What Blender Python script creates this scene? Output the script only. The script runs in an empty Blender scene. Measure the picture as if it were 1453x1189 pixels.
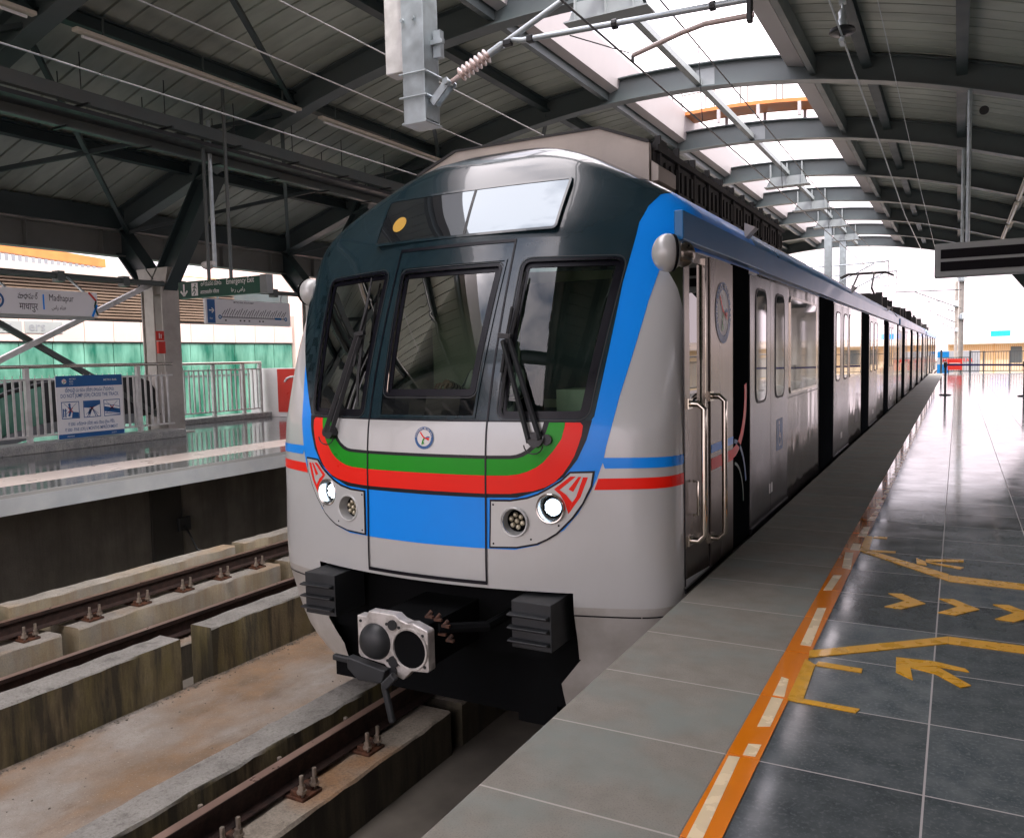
import bpy, bmesh, math, random
from mathutils import Vector, Matrix
R=math.radians; random.seed(7)
scene=bpy.context.scene
COL=scene.collection
ORG={}   # origin in world space of every object built here

# ------------------------------------------------------------------ helpers
class MB:
    """collects shapes (in world coordinates) into one mesh"""
    def __init__(s): s.bm=bmesh.new(); s.ms=[]; s.mi=0
    def use(s,m):
        if m not in s.ms: s.ms.append(m)
        s.mi=s.ms.index(m); return s
    def face(s,vs):
        try:
            f=s.bm.faces.new(vs); f.material_index=s.mi; return f
        except ValueError: return None
    def poly(s,pts): return s.face([s.bm.verts.new(p) for p in pts])
    def box(s,x0,y0,z0,x1,y1,z1):
        v=[s.bm.verts.new(p) for p in ((x0,y0,z0),(x1,y0,z0),(x1,y1,z0),(x0,y1,z0),(x0,y0,z1),(x1,y0,z1),(x1,y1,z1),(x0,y1,z1))]
        for q in ((3,2,1,0),(4,5,6,7),(0,1,5,4),(1,2,6,5),(2,3,7,6),(3,0,4,7)): s.face([v[i] for i in q])
        return s
    def bar(s,p,q,w,h,up=(0,0,1)):
        p=Vector(p);q=Vector(q);d=(q-p).normalized();u=Vector(up)
        if abs(d.dot(u))>.98: u=Vector((0,1,0)) if abs(d.y)<.9 else Vector((1,0,0))
        a=d.cross(u).normalized()*(w/2); b=a.cross(d).normalized()*(h/2)
        v=[s.bm.verts.new(o+i*a+j*b) for o in (p,q) for i,j in ((-1,-1),(1,-1),(1,1),(-1,1))]
        for k in ((3,2,1,0),(4,5,6,7),(0,1,5,4),(1,2,6,5),(2,3,7,6),(3,0,4,7)): s.face([v[i] for i in k])
        return s
    def ibeam(s,p,q,w,h,t=.02,up=(0,0,1)):
        p=Vector(p);q=Vector(q);u=Vector(up);d=(q-p).normalized();a=d.cross(u).normalized();b=a.cross(d).normalized()
        s.bar(p,q,t,h-2*t,up); o=b*(h/2-t/2)
        s.bar(p+o,q+o,w,t,up); s.bar(p-o,q-o,w,t,up); return s
    def tube(s,pts,r,n=8,caps=True):
        pts=[Vector(p) for p in pts]; rings=[]
        rr=r if isinstance(r,(list,tuple)) else [r]*len(pts)
        d0=(pts[1]-pts[0]).normalized()
        u=Vector((0,0,1)) if abs(d0.z)<.9 else Vector((1,0,0))
        a=d0.cross(u).normalized()
        for i,p in enumerate(pts):
            d=(pts[min(i+1,len(pts)-1)]-pts[max(i-1,0)]).normalized()
            a=(a-d*a.dot(d)).normalized(); b=d.cross(a)
            rings.append([s.bm.verts.new(p+rr[i]*(math.cos(2*math.pi*k/n)*a+math.sin(2*math.pi*k/n)*b)) for k in range(n)])
        for A,B in zip(rings,rings[1:]):
            for k in range(n): s.face([A[k],A[(k+1)%n],B[(k+1)%n],B[k]])
        if caps: s.face(rings[0][::-1]); s.face(rings[-1])
        return s
    def disc(s,c,ax,r,n=20,r0=None,th=None):
        """cylinder / ring plate centred c along ax with thickness th"""
        c=Vector(c);ax=Vector(ax).normalized();th=th or .002
        return s.tube([c-ax*th/2,c+ax*th/2],r,n)
    def lathe_(s,c,ax,prof,n=16,caps=True):
        """prof = (distance along ax, radius)"""
        c=Vector(c);ax=Vector(ax).normalized()
        return s.tube([c+ax*d for d,_ in prof],[max(r,1e-4) for _,r in prof],n,caps)
    def lathe(s,c,ax,prof,n=16,caps=True):
        '''prof = (distance along ax, radius), turned about ax'''
        c=Vector(c);ax=Vector(ax).normalized(); u=ax.orthogonal().normalized(); v=ax.cross(u)
        rings=[[s.bm.verts.new(c+ax*d+max(r,1e-4)*(math.cos(2*math.pi*k/n)*u+math.sin(2*math.pi*k/n)*v)) for k in range(n)] for d,r in prof]
        for A,B in zip(rings,rings[1:]):
            for k in range(n): s.face([A[k],A[(k+1)%n],B[(k+1)%n],B[k]])
        if caps: s.face(rings[0][::-1]); s.face(rings[-1])
        return s
    def prism(s,pts,off):
        """closed outline pts (3D) pushed by vector off"""
        off=Vector(off); A=[s.bm.verts.new(p) for p in pts]; B=[s.bm.verts.new(Vector(p)+off) for p in pts]
        s.face(A[::-1]); s.face(B)
        n=len(A)
        for i in range(n): s.face([A[i],A[(i+1)%n],B[(i+1)%n],B[i]])
        return s
    def sphere(s,c,r,sx=1,sy=1,sz=1,n=16,m=10):
        c=Vector(c); rows=[]
        for i in range(m+1):
            t=math.pi*i/m
            rows.append([s.bm.verts.new(c+Vector((r*sx*math.sin(t)*math.cos(2*math.pi*k/n),r*sy*math.sin(t)*math.sin(2*math.pi*k/n),r*sz*math.cos(t)))) for k in range(n)])
        for A,B in zip(rows,rows[1:]):
            for k in range(n): s.face([A[k],B[k],B[(k+1)%n],A[(k+1)%n]])
        bmesh.ops.remove_doubles(s.bm,verts=[v for r_ in (rows[0],rows[-1]) for v in r_],dist=1e-6); return s
    def text(s,body,o,right,up,size,align='LEFT',stretch=1.,bold=.006):
        """flat lettering with its baseline origin at o"""
        cu=bpy.data.curves.new('t','FONT'); cu.body=body; cu.size=size; cu.align_x=align; cu.resolution_u=3; cu.offset=bold*size
        ob=bpy.data.objects.new('t',cu); COL.objects.link(ob)
        dg=bpy.context.evaluated_depsgraph_get(); me=ob.evaluated_get(dg).to_mesh()
        o=Vector(o);right=Vector(right).normalized()*stretch;up=Vector(up).normalized()
        vs=[s.bm.verts.new(o+right*v.co.x+up*v.co.y) for v in me.vertices]
        for p in me.polygons: s.face([vs[i] for i in p.vertices])
        ob.evaluated_get(dg).to_mesh_clear(); bpy.data.objects.remove(ob); bpy.data.curves.remove(cu); return s
    def build(s,name,mat=None,parent=None,org=None,smooth=None,bevel=0,normals=True):
        bm=s.bm
        if normals: bmesh.ops.recalc_face_normals(bm,faces=bm.faces[:])
        o=ORG[parent] if parent else Vector(org or (0,0,0))
        bmesh.ops.translate(bm,verts=bm.verts[:],vec=-o)
        me=bpy.data.meshes.new(name); bm.to_mesh(me); bm.free()
        for m in (s.ms or [mat]): me.materials.append(m)
        ob=bpy.data.objects.new(name,me); COL.objects.link(ob)
        if parent: ob.parent=parent
        else: ob.location=o
        ORG[ob]=o
        if smooth is not None:
            for p in me.polygons: p.use_smooth=True
            me.set_sharp_from_angle(angle=R(smooth))
        if bevel:
            b=ob.modifiers.new('b','BEVEL'); b.width=bevel; b.segments=2; b.limit_method='ANGLE'; b.angle_limit=R(40)
        return ob
def tag(o,label=None,cat=None,group=None,kind=None):
    if label: o['label']=label
    if cat: o['category']=cat
    if group: o['group']=group
    if kind: o['kind']=kind
    return o
def thing(name,loc,label,cat,group=None):
    o=bpy.data.objects.new(name,None); o.empty_display_size=.2; COL.objects.link(o); o.location=loc; ORG[o]=Vector(loc)
    return tag(o,label,cat,group)
def copy_thing(o,loc,label=None,parent=None):
    c=o.copy(); COL.objects.link(c)
    if parent is None: c.location=loc; ORG[c]=Vector(loc)
    else: c.parent=parent
    if label: c['label']=label
    for ch in list(o.children): copy_thing(ch,None,None,c)
    return c
def structure(o): return tag(o,kind='structure')

# ------------------------------------------------------------------ materials
def nd(nt,t,**k):
    n=nt.nodes.new('ShaderNode'+t)
    for a,b in k.items():
        if hasattr(n,a) and not a[0].isupper(): setattr(n,a,b)
        else: n.inputs[a.replace('_',' ')].default_value=b
    return n
def lerpc(nt,fac,a,b):
    n=nt.nodes.new('ShaderNodeMix'); n.data_type='RGBA'
    for sock,v in ((n.inputs[0],fac),(n.inputs[6],a),(n.inputs[7],b)):
        if hasattr(v,'is_output'): nt.links.new(v,sock)
        elif isinstance(v,(int,float)): sock.default_value=v
        else: sock.default_value=(*v,1) if len(v)==3 else v
    return n.outputs[2]
def ramp(nt,src,a,b,va=0.,vb=1.):
    n=nt.nodes.new('ShaderNodeMapRange'); n.clamp=True
    nt.links.new(src,n.inputs[0]); n.inputs[1].default_value=a; n.inputs[2].default_value=b; n.inputs[3].default_value=va; n.inputs[4].default_value=vb
    return n.outputs[0]
def noise(nt,scale,detail=4,sc=(1,1,1),rough=.55,src='Object',loc=(0,0,0)):
    tc=nt.nodes.new('ShaderNodeTexCoord'); mp=nt.nodes.new('ShaderNodeMapping'); mp.inputs['Scale'].default_value=sc; mp.inputs['Location'].default_value=loc
    nt.links.new(tc.outputs[src],mp.inputs[0]); n=nt.nodes.new('ShaderNodeTexNoise'); n.inputs['Scale'].default_value=scale; n.inputs['Detail'].default_value=detail; n.inputs['Roughness'].default_value=rough
    nt.links.new(mp.outputs[0],n.inputs[0]); return n.outputs[0]
def new(name):
    m=bpy.data.materials.new(name); m.use_nodes=True; nt=m.node_tree; b=nt.nodes['Principled BSDF']; return m,nt,b
def bump(nt,b,src,strength=.3,dist=.01):
    n=nt.nodes.new('ShaderNodeBump'); n.inputs['Strength'].default_value=strength; n.inputs['Distance'].default_value=dist
    nt.links.new(src,n.inputs['Height']); nt.links.new(n.outputs[0],b.inputs['Normal']); return n
def M(name,c,rough=.5,metal=0.,var=.15,scale=2.5,spec=.5,coat=0.,bmp=0.,bscale=40,dirt=None,dirt_amt=.5,dscale=1.2,rvar=.1,sc=(1,1,1),dist=.004):
    """painted / plain surface with mottling, optional dirt patches and fine bump"""
    m,nt,b=new(name); L=nt.links
    n1=noise(nt,scale,6,sc)
    col=lerpc(nt,ramp(nt,n1,.3,.7),[x*(1-var) for x in c],[min(1,x*(1+var)) for x in c])
    if dirt:
        n2=noise(nt,dscale,8,sc,.65,loc=(3,7,1)); col=lerpc(nt,ramp(nt,n2,.4,.82,0,dirt_amt),col,dirt)
    L.new(col,b.inputs['Base Color'])
    L.new(ramp(nt,n1,.3,.7,max(.02,rough-rvar),min(1,rough+rvar)),b.inputs['Roughness'])
    b.inputs['Metallic'].default_value=metal; b.inputs['Specular IOR Level'].default_value=spec
    b.inputs['Coat Weight'].default_value=coat; b.inputs['Coat Roughness'].default_value=.04; b.inputs['Coat IOR'].default_value=1.5 if 'tape' not in name else 1.8
    if bmp: bump(nt,b,noise(nt,bscale,5,sc),bmp,dist)
    return m
def glass(name,tint=(.75,.85,.83),ior=1.5,rough=.0):
    m=bpy.data.materials.new(name); m.use_nodes=True; nt=m.node_tree; nt.nodes.clear()
    o=nt.nodes.new('ShaderNodeOutputMaterial'); t=nd(nt,'BsdfTransparent'); t.inputs[0].default_value=(*tint,1)
    g=nd(nt,'BsdfGlossy'); g.inputs['Roughness'].default_value=rough; f=nd(nt,'Fresnel'); f.inputs[0].default_value=ior
    x=nt.nodes.new('ShaderNodeMixShader'); L=nt.links
    L.new(f.outputs[0],x.inputs[0]); L.new(t.outputs[0],x.inputs[1]); L.new(g.outputs[0],x.inputs[2]); L.new(x.outputs[0],o.inputs[0]); return m
def emit(name,c,s):
    m,nt,b=new(name); b.inputs['Base Color'].default_value=(*c,1); b.inputs['Emission Color'].default_value=(*c,1); b.inputs['Emission Strength'].default_value=s; return m
def tiles(name,c1,c2,px,py,x0,y0,grout,gw=.006,rough=.1,fleck=None,fscale=120,gsoft=.0,rr=.04,var=.25,bmp=0.,patch=None,spec=.5):
    """stone slabs px by py metres with grout lines through (x0,y0); every slab slightly different"""
    m,nt,b=new(name); L=nt.links
    g=nt.nodes.new('ShaderNodeNewGeometry'); sep=nt.nodes.new('ShaderNodeSeparateXYZ'); L.new(g.outputs['Position'],sep.inputs[0])
    def mth(op,a,bv=None):
        n=nt.nodes.new('ShaderNodeMath'); n.operation=op
        for i,v in enumerate((a,bv)):
            if v is None: continue
            if hasattr(v,'is_output'): L.new(v,n.inputs[i])
            else: n.inputs[i].default_value=v
        return n.outputs[0]
    masks=[];ids=[]
    for out,p,o in ((0,px,x0),(1,py,y0)):
        if not p: continue
        u=mth('DIVIDE',mth('SUBTRACT',sep.outputs[out],o),p); fr=mth('FRACT',u); ids.append(mth('FLOOR',u))
        d=mth('MINIMUM',fr,mth('SUBTRACT',1.,fr)); masks.append(mth('LESS_THAN',d,gw/2/p))
    msk=masks[0] if len(masks)==1 else mth('MAXIMUM',masks[0],masks[1])
    cmb=nt.nodes.new('ShaderNodeCombineXYZ')
    for i,v in enumerate(ids): L.new(v,cmb.inputs[i])
    wn=nt.nodes.new('ShaderNodeTexWhiteNoise'); L.new(cmb.outputs[0],wn.inputs[0])
    n1=noise(nt,9,6,src='Object'); n2=noise(nt,fscale,3,rough=.7)
    col=lerpc(nt,ramp(nt,n1,.3,.7),c1,c2)
    if fleck: col=lerpc(nt,ramp(nt,n2,.52,.66,0,.8),col,fleck)
    dark=lerpc(nt,1.,col,col)
    mx=nt.nodes.new('ShaderNodeMix'); mx.data_type='RGBA'; mx.blend_type='MULTIPLY'; mx.inputs[0].default_value=1
    L.new(col,mx.inputs[6]); cg=nt.nodes.new('ShaderNodeCombineColor'); v=ramp(nt,wn.outputs[0],0,1,1-var,1+var)
    for i in range(3): L.new(v,cg.inputs[i])
    L.new(cg.outputs[0],mx.inputs[7]); col=mx.outputs[2]
    if patch:
        n3=noise(nt,2.6,6,loc=(2,5,0)); col=lerpc(nt,ramp(nt,n3,.46,.66,0,.8),col,patch)
    col=lerpc(nt,msk,col,grout)
    L.new(col,b.inputs['Base Color']); n4=noise(nt,3,5,loc=(9,1,0))
    rg=ramp(nt,n4,.3,.75,rough-rr,rough+rr); mr=nt.nodes.new('ShaderNodeMix'); L.new(msk,mr.inputs[0]); L.new(rg,mr.inputs[2]); mr.inputs[3].default_value=.7
    L.new(mr.outputs[0],b.inputs['Roughness']); b.inputs['Specular IOR Level'].default_value=spec
    if bmp: bump(nt,b,n2,bmp,.003)
    return m
def stained(name,top,side,streak,moss=None,rust=None,streak_amt=.85,sx=5.):
    """weathered concrete: paler top, water streaks running down the faces, moss / rust patches"""
    m,nt,b=new(name); L=nt.links
    g=nt.nodes.new('ShaderNodeNewGeometry'); sep=nt.nodes.new('ShaderNodeSeparateXYZ'); L.new(g.outputs['Normal'],sep.inputs[0])
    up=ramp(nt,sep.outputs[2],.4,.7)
    fine=noise(nt,60,5,rough=.7); mid=noise(nt,4,6)
    s=noise(nt,sx,6,(1,1,.12),.65); s2=noise(nt,2.2,5,(1,1,.6),loc=(4,2,8))
    face=lerpc(nt,ramp(nt,mid,.3,.7),side,[x*.7 for x in side])
    if moss: face=lerpc(nt,ramp(nt,s2,.42,.62,0,.8),face,moss)
    face=lerpc(nt,ramp(nt,s,.44,.6,0,streak_amt),face,streak)
    t=lerpc(nt,ramp(nt,mid,.3,.7),[x*.75 for x in top],top)
    t=lerpc(nt,ramp(nt,noise(nt,7,8,rough=.7,loc=(1,1,4)),.52,.7,0,.7),t,[x*.35 for x in top])
    if rust: t=lerpc(nt,ramp(nt,noise(nt,1.3,6,loc=(6,3,2)),.5,.66,0,.8),t,rust)
    t=lerpc(nt,ramp(nt,noise(nt,38,6,rough=.75,loc=(2,6,4)),.53,.66,0,.5),t,[x*.25 for x in top])
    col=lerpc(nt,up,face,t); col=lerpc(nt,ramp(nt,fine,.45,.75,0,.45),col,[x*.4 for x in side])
    L.new(col,b.inputs['Base Color']); b.inputs['Roughness'].default_value=.88
    bump(nt,b,fine,.5,.01); return m
def rusty(name,c1,c2,rough=.75):
    m,nt,b=new(name); n=noise(nt,14,8,rough=.7); nt.links.new(lerpc(nt,ramp(nt,n,.35,.65),c1,c2),b.inputs['Base Color']); b.inputs['Roughness'].default_value=rough; b.inputs['Metallic'].default_value=.3
    bump(nt,b,noise(nt,90,4),.4,.004); return m
def stainless(name,c=(.37,.35,.335),rough=.1,wob=.06,grime=(.2,.16,.12),streaks=True):
    """brushed steel panels with a slow ripple in the sheet and run-off grime"""
    m,nt,b=new(name); L=nt.links
    s=noise(nt,6,6,(1,3,.15),.6); col=lerpc(nt,ramp(nt,s,.3,.9,0,.4),c,grime) if streaks else lerpc(nt,ramp(nt,s,.3,.7),c,[x*.9 for x in c])
    L.new(col,b.inputs['Base Color']); b.inputs['Metallic'].default_value=.92
    L.new(ramp(nt,noise(nt,1.5,1),.2,.8,rough-.03,rough+.06),b.inputs['Roughness'])
    n=bump(nt,b,noise(nt,1.1,2,(.4,1.6,.5)),wob,.25); return m

MAT=dict(
 eave=M('eave beam paint',(.19,.195,.185),.5,0,.1,2,dirt=(.1,.09,.08),dirt_amt=.5), midgrey=M('bracket paint',(.27,.3,.31),.5,0,.1,3), arch=M('arch paint',(.085,.11,.115),.4,0,.1,1.5,dirt=(.1,.1,.09),dirt_amt=.4),
 darksteel=M('dark steel paint',(.028,.044,.047),.45,0,.12,2), steel=M('grey steel paint',(.075,.095,.095),.45,0,.12,2,dirt=(.12,.1,.08),dirt_amt=.5),
 colsteel=M('column paint',(.46,.43,.39),.5,0,.12,2,dirt=(.14,.12,.1),dirt_amt=.55,dscale=2),
 deck=M('roof sheet',(.46,.5,.445),.5,.2,.16,1.2,dirt=(.09,.1,.09),dirt_amt=.6,sc=(.25,1.2,1)),
 frame=M('skylight frame',(.42,.395,.4),.5,0,.06,2),
 galv=M('galvanised steel',(.5,.57,.6),.38,.55,.12,7,dirt=(.3,.33,.34),dirt_amt=.5,dscale=5),
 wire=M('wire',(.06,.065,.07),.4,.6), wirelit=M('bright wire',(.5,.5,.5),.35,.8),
 porcelain=M('porcelain',(.62,.5,.46),.25,0,.1,9,coat=.4),
 batten=M('batten cover',(.6,.55,.47),.5,0,.08,3),
 black=M('black paint',(.012,.014,.016),.45,0,.3,5), blackrub=M('black rubber',(.015,.016,.017),.6,0,.3,8,bmp=.1),
 under=M('underframe',(.004,.0045,.005),.85,0,.4,3,spec=.08,bmp=.2,bscale=12),
 silver=M('silver paint',(.52,.535,.525),.3,.12,.012,.8,coat=.35,rvar=.02,dirt=(.38,.37,.33),dirt_amt=.3,dscale=1.7,sc=(1,1,.45)),
 silverdk=M('skirt paint',(.46,.45,.42),.4,.1,.08,2,coat=.2,dirt=(.2,.18,.14),dirt_amt=.6,dscale=3),
 blue=M('blue film',(.004,.27,.92),.3,0,.03,2,spec=.3,coat=.1,rvar=.01), bluedk=M('cantrail blue',(.004,.14,.36),.3,0,.04,1,spec=.3,coat=.12,rvar=.03),
 red=M('red film',(.88,.016,.006),.34,0,.03,3,spec=.25), green=M('green film',(.006,.3,.006),.34,0,.04,3,spec=.25),
 mask=M('dark mask',(.01,.026,.034),.2,0,.12,2,coat=.55,rvar=.03,spec=.5), line=M('black line',(.004,.004,.008),.35,spec=.3),
 matte=M('matt black panel',(.006,.007,.008),.95,0,.2,3,spec=.0), gloss=M('gloss black glass',(.005,.006,.007),.04,0,.1,3,coat=1.,rvar=.01,spec=.8),
 shade=glass('saloon glass',(.1,.13,.12),1.7), wind=glass('windscreen glass',(.55,.7,.65),1.5),
 dest=glass('headboard glass',(.35,.5,.55),2.2),
 stain=stainless('brushed steel'), door=stainless('door steel',(.22,.22,.225),.22,.05,(.16,.155,.15)), cabdoor=stainless('cab door steel',(.2,.175,.15),.26,.03,(.14,.12,.1)),
 handle=M('polished rail',(.6,.55,.48),.16,1.,.05,5), 
 roofsilver=M('train roof',(.52,.47,.42),.5,.1,.12,2,dirt=(.2,.17,.14),dirt_amt=.6), equip=M('roof equipment',(.02,.02,.02),.6,0,.3,4,bmp=.2,bscale=20),
 conc=M('plain concrete',(.42,.4,.37),.85,0,.15,3,bmp=.3,dirt=(.2,.17,.13),dirt_amt=.6),
 walk=None,
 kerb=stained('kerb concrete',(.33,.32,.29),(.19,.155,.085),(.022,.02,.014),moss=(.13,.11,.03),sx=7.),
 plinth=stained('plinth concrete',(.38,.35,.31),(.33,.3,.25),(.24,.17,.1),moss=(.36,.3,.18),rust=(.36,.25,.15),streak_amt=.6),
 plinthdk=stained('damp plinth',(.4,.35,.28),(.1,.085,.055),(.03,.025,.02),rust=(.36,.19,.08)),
 trough=M('dark trough',(.15,.135,.11),.8,0,.25,3,bmp=.3), wall=stained('trackside wall',(.24,.23,.2),(.2,.19,.165),(.075,.07,.06),streak_amt=.7,sx=1.4),  # trough: concrete in a darker tone
 fascia=M('fascia paint',(.23,.245,.265),.6,0,.07,2,dirt=(.45,.44,.42),dirt_amt=.5),
 rail=rusty('rail steel',(.016,.01,.008),(.05,.026,.02)), railtop=M('rail head',(.36,.24,.19),.35,.5,.12,8), iron=rusty('fastening iron',(.02,.018,.017),(.15,.06,.03)), bolt=M('bolt steel',(.32,.27,.22),.45,.6,.3,20),
 granite=tiles('granite',(.24,.25,.25),(.4,.4,.38),0,9.,0,0,(.2,.2,.2),fleck=(.08,.08,.08),rough=.35,fscale=45),
 orange=M('orange tape',(.88,.25,.01),.16,0,.06,3,coat=1.,rvar=.06), yellow=M('yellow tape',(.7,.36,.01),.3,0,.1,14,coat=.2,dirt=(.55,.3,.03),dirt_amt=.3,dscale=16),
 white=M('white paint',(.74,.72,.7),.5,0,.05,2), offwhite=M('sign white',(.8,.8,.82),.4,0,.03,2), navy=M('sign blue',(.015,.1,.29),.4,0,.08,4), signblk=M('sign black',(.02,.02,.03),.5), exitg=M('exit green',(.006,.062,.036),.35,0,.1,4), signframe=M('sign frame',(.2,.21,.21),.45,.2),
 ledstrip=M('dark display',(.008,.007,.009),.5,0,.2,4,spec=.1), boardgrey=M('board casing',(.34,.36,.35),.45,0,.08,3),
 cream=M('cladding panel',(.72,.56,.5),.45,0,.05,.7,dirt=(.6,.47,.42),dirt_amt=.5), stone=M('building render',(.6,.5,.44),.7,0,.08,1),
 shutter=M('brown shutter',(.24,.17,.12),.55,0,.15,1.5,sc=(1,.3,2),dirt=(.13,.09,.06),dirt_amt=.6),
 railpaint=M('railing paint',(.66,.66,.65),.4,.2,.12,8,dirt=(.3,.28,.25),dirt_amt=.4,dscale=6), walldark=M('painted recess shade',(.035,.034,.03),.85,0,.3,2), orangesheet=M('orange steel',(.62,.2,.05),.5,0,.15,3), redsheet=M('red oxide',(.35,.09,.04),.6,0,.2,3),  # walldark: shade of the wall recesses put into a paint
 awning=M('awning cloth',(.74,.46,.2),.8,0,.1,2), yellowbld=M('yellow render',(.8,.64,.42),.8,0,.1,.4), pinkbld=M('pale render',(.72,.62,.55),.8,0,.08,.3), fence=M('fence steel',(.06,.065,.07),.5,.3), belt=M('belt webbing',(.03,.03,.2),.7),
 skin=M('skin',(.25,.13,.08),.5), hair=M('hair',(.01,.01,.01),.6), trouser=M('trousers',(.03,.03,.04),.8), cabwall=M('cab lining',(.36,.38,.26),.6,0,.1,2), cabdark=M('cab dark panel',(.03,.05,.045),.45), paper=M('paper',(.8,.8,.8),.8),
 lampw=emit('lit lamp',(.85,.93,1.),1.2), lampglow=emit('lamp glow',(.62,.8,1.),.36), lens=M('lamp lens',(.5,.46,.34),.12,.6,.3,30), chrome=M('lamp bowl',(.55,.52,.48),.18,.9,.1,5), amber=M('amber lamp',(.5,.3,.05),.3),
 coupler=M('coupler face',(.62,.6,.57),.4,.4,.1,6,dirt=(.12,.1,.08),dirt_amt=.9,dscale=11), bufr=M('buffer paint',(.018,.021,.023),.5,0.,.2,6),
 ground=M('ground',(.25,.23,.2),.95,0,.2,.05), foliage=M('foliage',(.06,.09,.035),.8,0,.4,3),
 brownwall=M('shade block cladding',(.2,.165,.135),.5,0,.1,1),  # surface of the added light-blocking block
 reflectpale=M('skylight reflection on tape',(.85,.7,.45),.25,0,.08,9,coat=.3),  # pale colour standing for the skylight mirrored in the orange line
 redbox=M('alarm red',(.55,.03,.02),.35,0,.05,4),
)
MAT['walk']=None
def walkmat():
    m,nt,b=new('walkway screed'); L=nt.links
    base=lerpc(nt,ramp(nt,noise(nt,2.2,7,rough=.65),.32,.68),(.27,.245,.21),(.37,.34,.3))
    rust=lerpc(nt,ramp(nt,noise(nt,3,6,loc=(4,4,0)),.35,.65),(.3,.19,.105),(.19,.13,.08))
    c=lerpc(nt,ramp(nt,noise(nt,.75,6,(1,.6,1),.6,'Object',(0.2,1.35,0)),.41,.56),base,rust)
    c=lerpc(nt,ramp(nt,noise(nt,1.7,7,(1,.6,1),.65,'Object',(3.2,.35,0)),.56,.66,0,.75),c,(.13,.09,.055))
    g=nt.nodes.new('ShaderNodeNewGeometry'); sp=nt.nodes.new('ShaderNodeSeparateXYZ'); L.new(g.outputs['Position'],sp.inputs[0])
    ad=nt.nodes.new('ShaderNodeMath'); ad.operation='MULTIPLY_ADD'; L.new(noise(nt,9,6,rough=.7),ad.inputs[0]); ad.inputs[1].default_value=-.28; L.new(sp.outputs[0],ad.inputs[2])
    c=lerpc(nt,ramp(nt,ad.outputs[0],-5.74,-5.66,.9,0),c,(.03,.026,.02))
    c=lerpc(nt,ramp(nt,noise(nt,14,9,rough=.75,loc=(3,1,2)),.45,.7,0,.55),c,(.25,.2,.15))
    c=lerpc(nt,ramp(nt,noise(nt,95,4,rough=.8),.54,.66,0,.6),c,(.15,.12,.09))
    c=lerpc(nt,ramp(nt,noise(nt,60,4,rough=.8,loc=(5,5,5)),.6,.7,0,.6),c,(.66,.6,.52))
    L.new(c,b.inputs['Base Color']); b.inputs['Roughness'].default_value=.75; bump(nt,b,noise(nt,50,6,rough=.7),.4,.008); return m
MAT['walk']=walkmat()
MAT['edge']=tiles('flamed granite edge',(.225,.215,.18),(.285,.27,.23),0,.53,0,2.65,(.46,.43,.39),.008,.62,fleck=(.17,.16,.145),fscale=170,var=.1,bmp=.25,patch=(.22,.25,.225),spec=.3)
MAT['dark']=tiles('polished granite',(.068,.085,.092),(.135,.155,.16),.5,.53,-.07,2.65,(.42,.4,.39),.0065,.11,fleck=(.17,.19,.195),fscale=70,var=.32,rr=.05,spec=.42)
MAT['leftfloor']=tiles('left platform granite',(.06,.07,.075),(.1,.11,.115),.6,.6,-8.84,0,(.2,.2,.2),.005,.1,fleck=(.16,.17,.17),fscale=80,var=.2)
MAT['leftband']=tiles('left platform pale granite',(.42,.36,.33),(.5,.43,.4),0,.6,0,0,(.3,.27,.25),.005,.3,fleck=(.3,.26,.24),fscale=90,var=.08)
def glassgreen():
    m,nt,b=new('green glazing'); L=nt.links
    s=noise(nt,1.6,4,(1,1,.3),.6); c=lerpc(nt,ramp(nt,s,.35,.65),(.02,.14,.09),(.2,.46,.35)); L.new(c,b.inputs['Base Color']); b.inputs['Roughness'].default_value=.07; b.inputs['Coat Weight'].default_value=.5; return m
MAT['greenglass']=glassgreen()
def striped():
    m,nt,b=new('striped shirt'); w=nt.nodes.new('ShaderNodeTexWave'); w.inputs['Scale'].default_value=9; w.inputs['Distortion'].default_value=1.5
    tc=nt.nodes.new('ShaderNodeTexCoord'); mp=nt.nodes.new('ShaderNodeMapping'); mp.inputs['Rotation'].default_value=(0,.5,.6); nt.links.new(tc.outputs['Object'],mp.inputs[0]); nt.links.new(mp.outputs[0],w.inputs[0])
    nt.links.new(lerpc(nt,ramp(nt,w.outputs[1],.35,.6),(.66,.62,.52),(.14,.14,.13)),b.inputs['Base Color']); b.inputs['Roughness'].default_value=.8; return m
MAT['shirt']=striped()
# ------------------------------------------------------------------ camera, sky, sun
H=1.33
cam=bpy.data.objects.new('camera',bpy.data.cameras.new('camera')); COL.objects.link(cam); scene.camera=cam
cam.data.sensor_width=36; cam.data.lens=28.903; cam.data.clip_end=3000; cam.data.clip_start=.05
cam.rotation_euler=Matrix([[0.8792561511814745, -0.01612003619014539, 0.4760764277327419], [0.47583304592082465, 0.07623844382156858, -0.876225206264563], [-0.02217054395477333, 0.9969592991275491, 0.07470356660732827]]).to_euler()
cam.location=(0,0,H)
w=bpy.data.worlds.new('World'); scene.world=w; w.use_nodes=True; nt=w.node_tree; bg=nt.nodes['Background']
sky=nt.nodes.new('ShaderNodeTexSky'); sky.sky_type='NISHITA'; sky.sun_disc=False; sky.sun_elevation=R(52); sky.sun_rotation=R(118); sky.dust_density=3
n1=noise(nt,2.1,7,(1,1,1.8),.58,'Generated'); cl=ramp(nt,n1,.36,.52)
hz=nt.nodes.new('ShaderNodeSeparateXYZ'); tc=nt.nodes.new('ShaderNodeTexCoord'); nt.links.new(tc.outputs['Generated'],hz.inputs[0])
hzf=ramp(nt,hz.outputs[2],.05,.5,1,0)
mxm=nt.nodes.new('ShaderNodeMath'); mxm.operation='MAXIMUM'; nt.links.new(cl,mxm.inputs[0]); nt.links.new(hzf,mxm.inputs[1])
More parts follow.
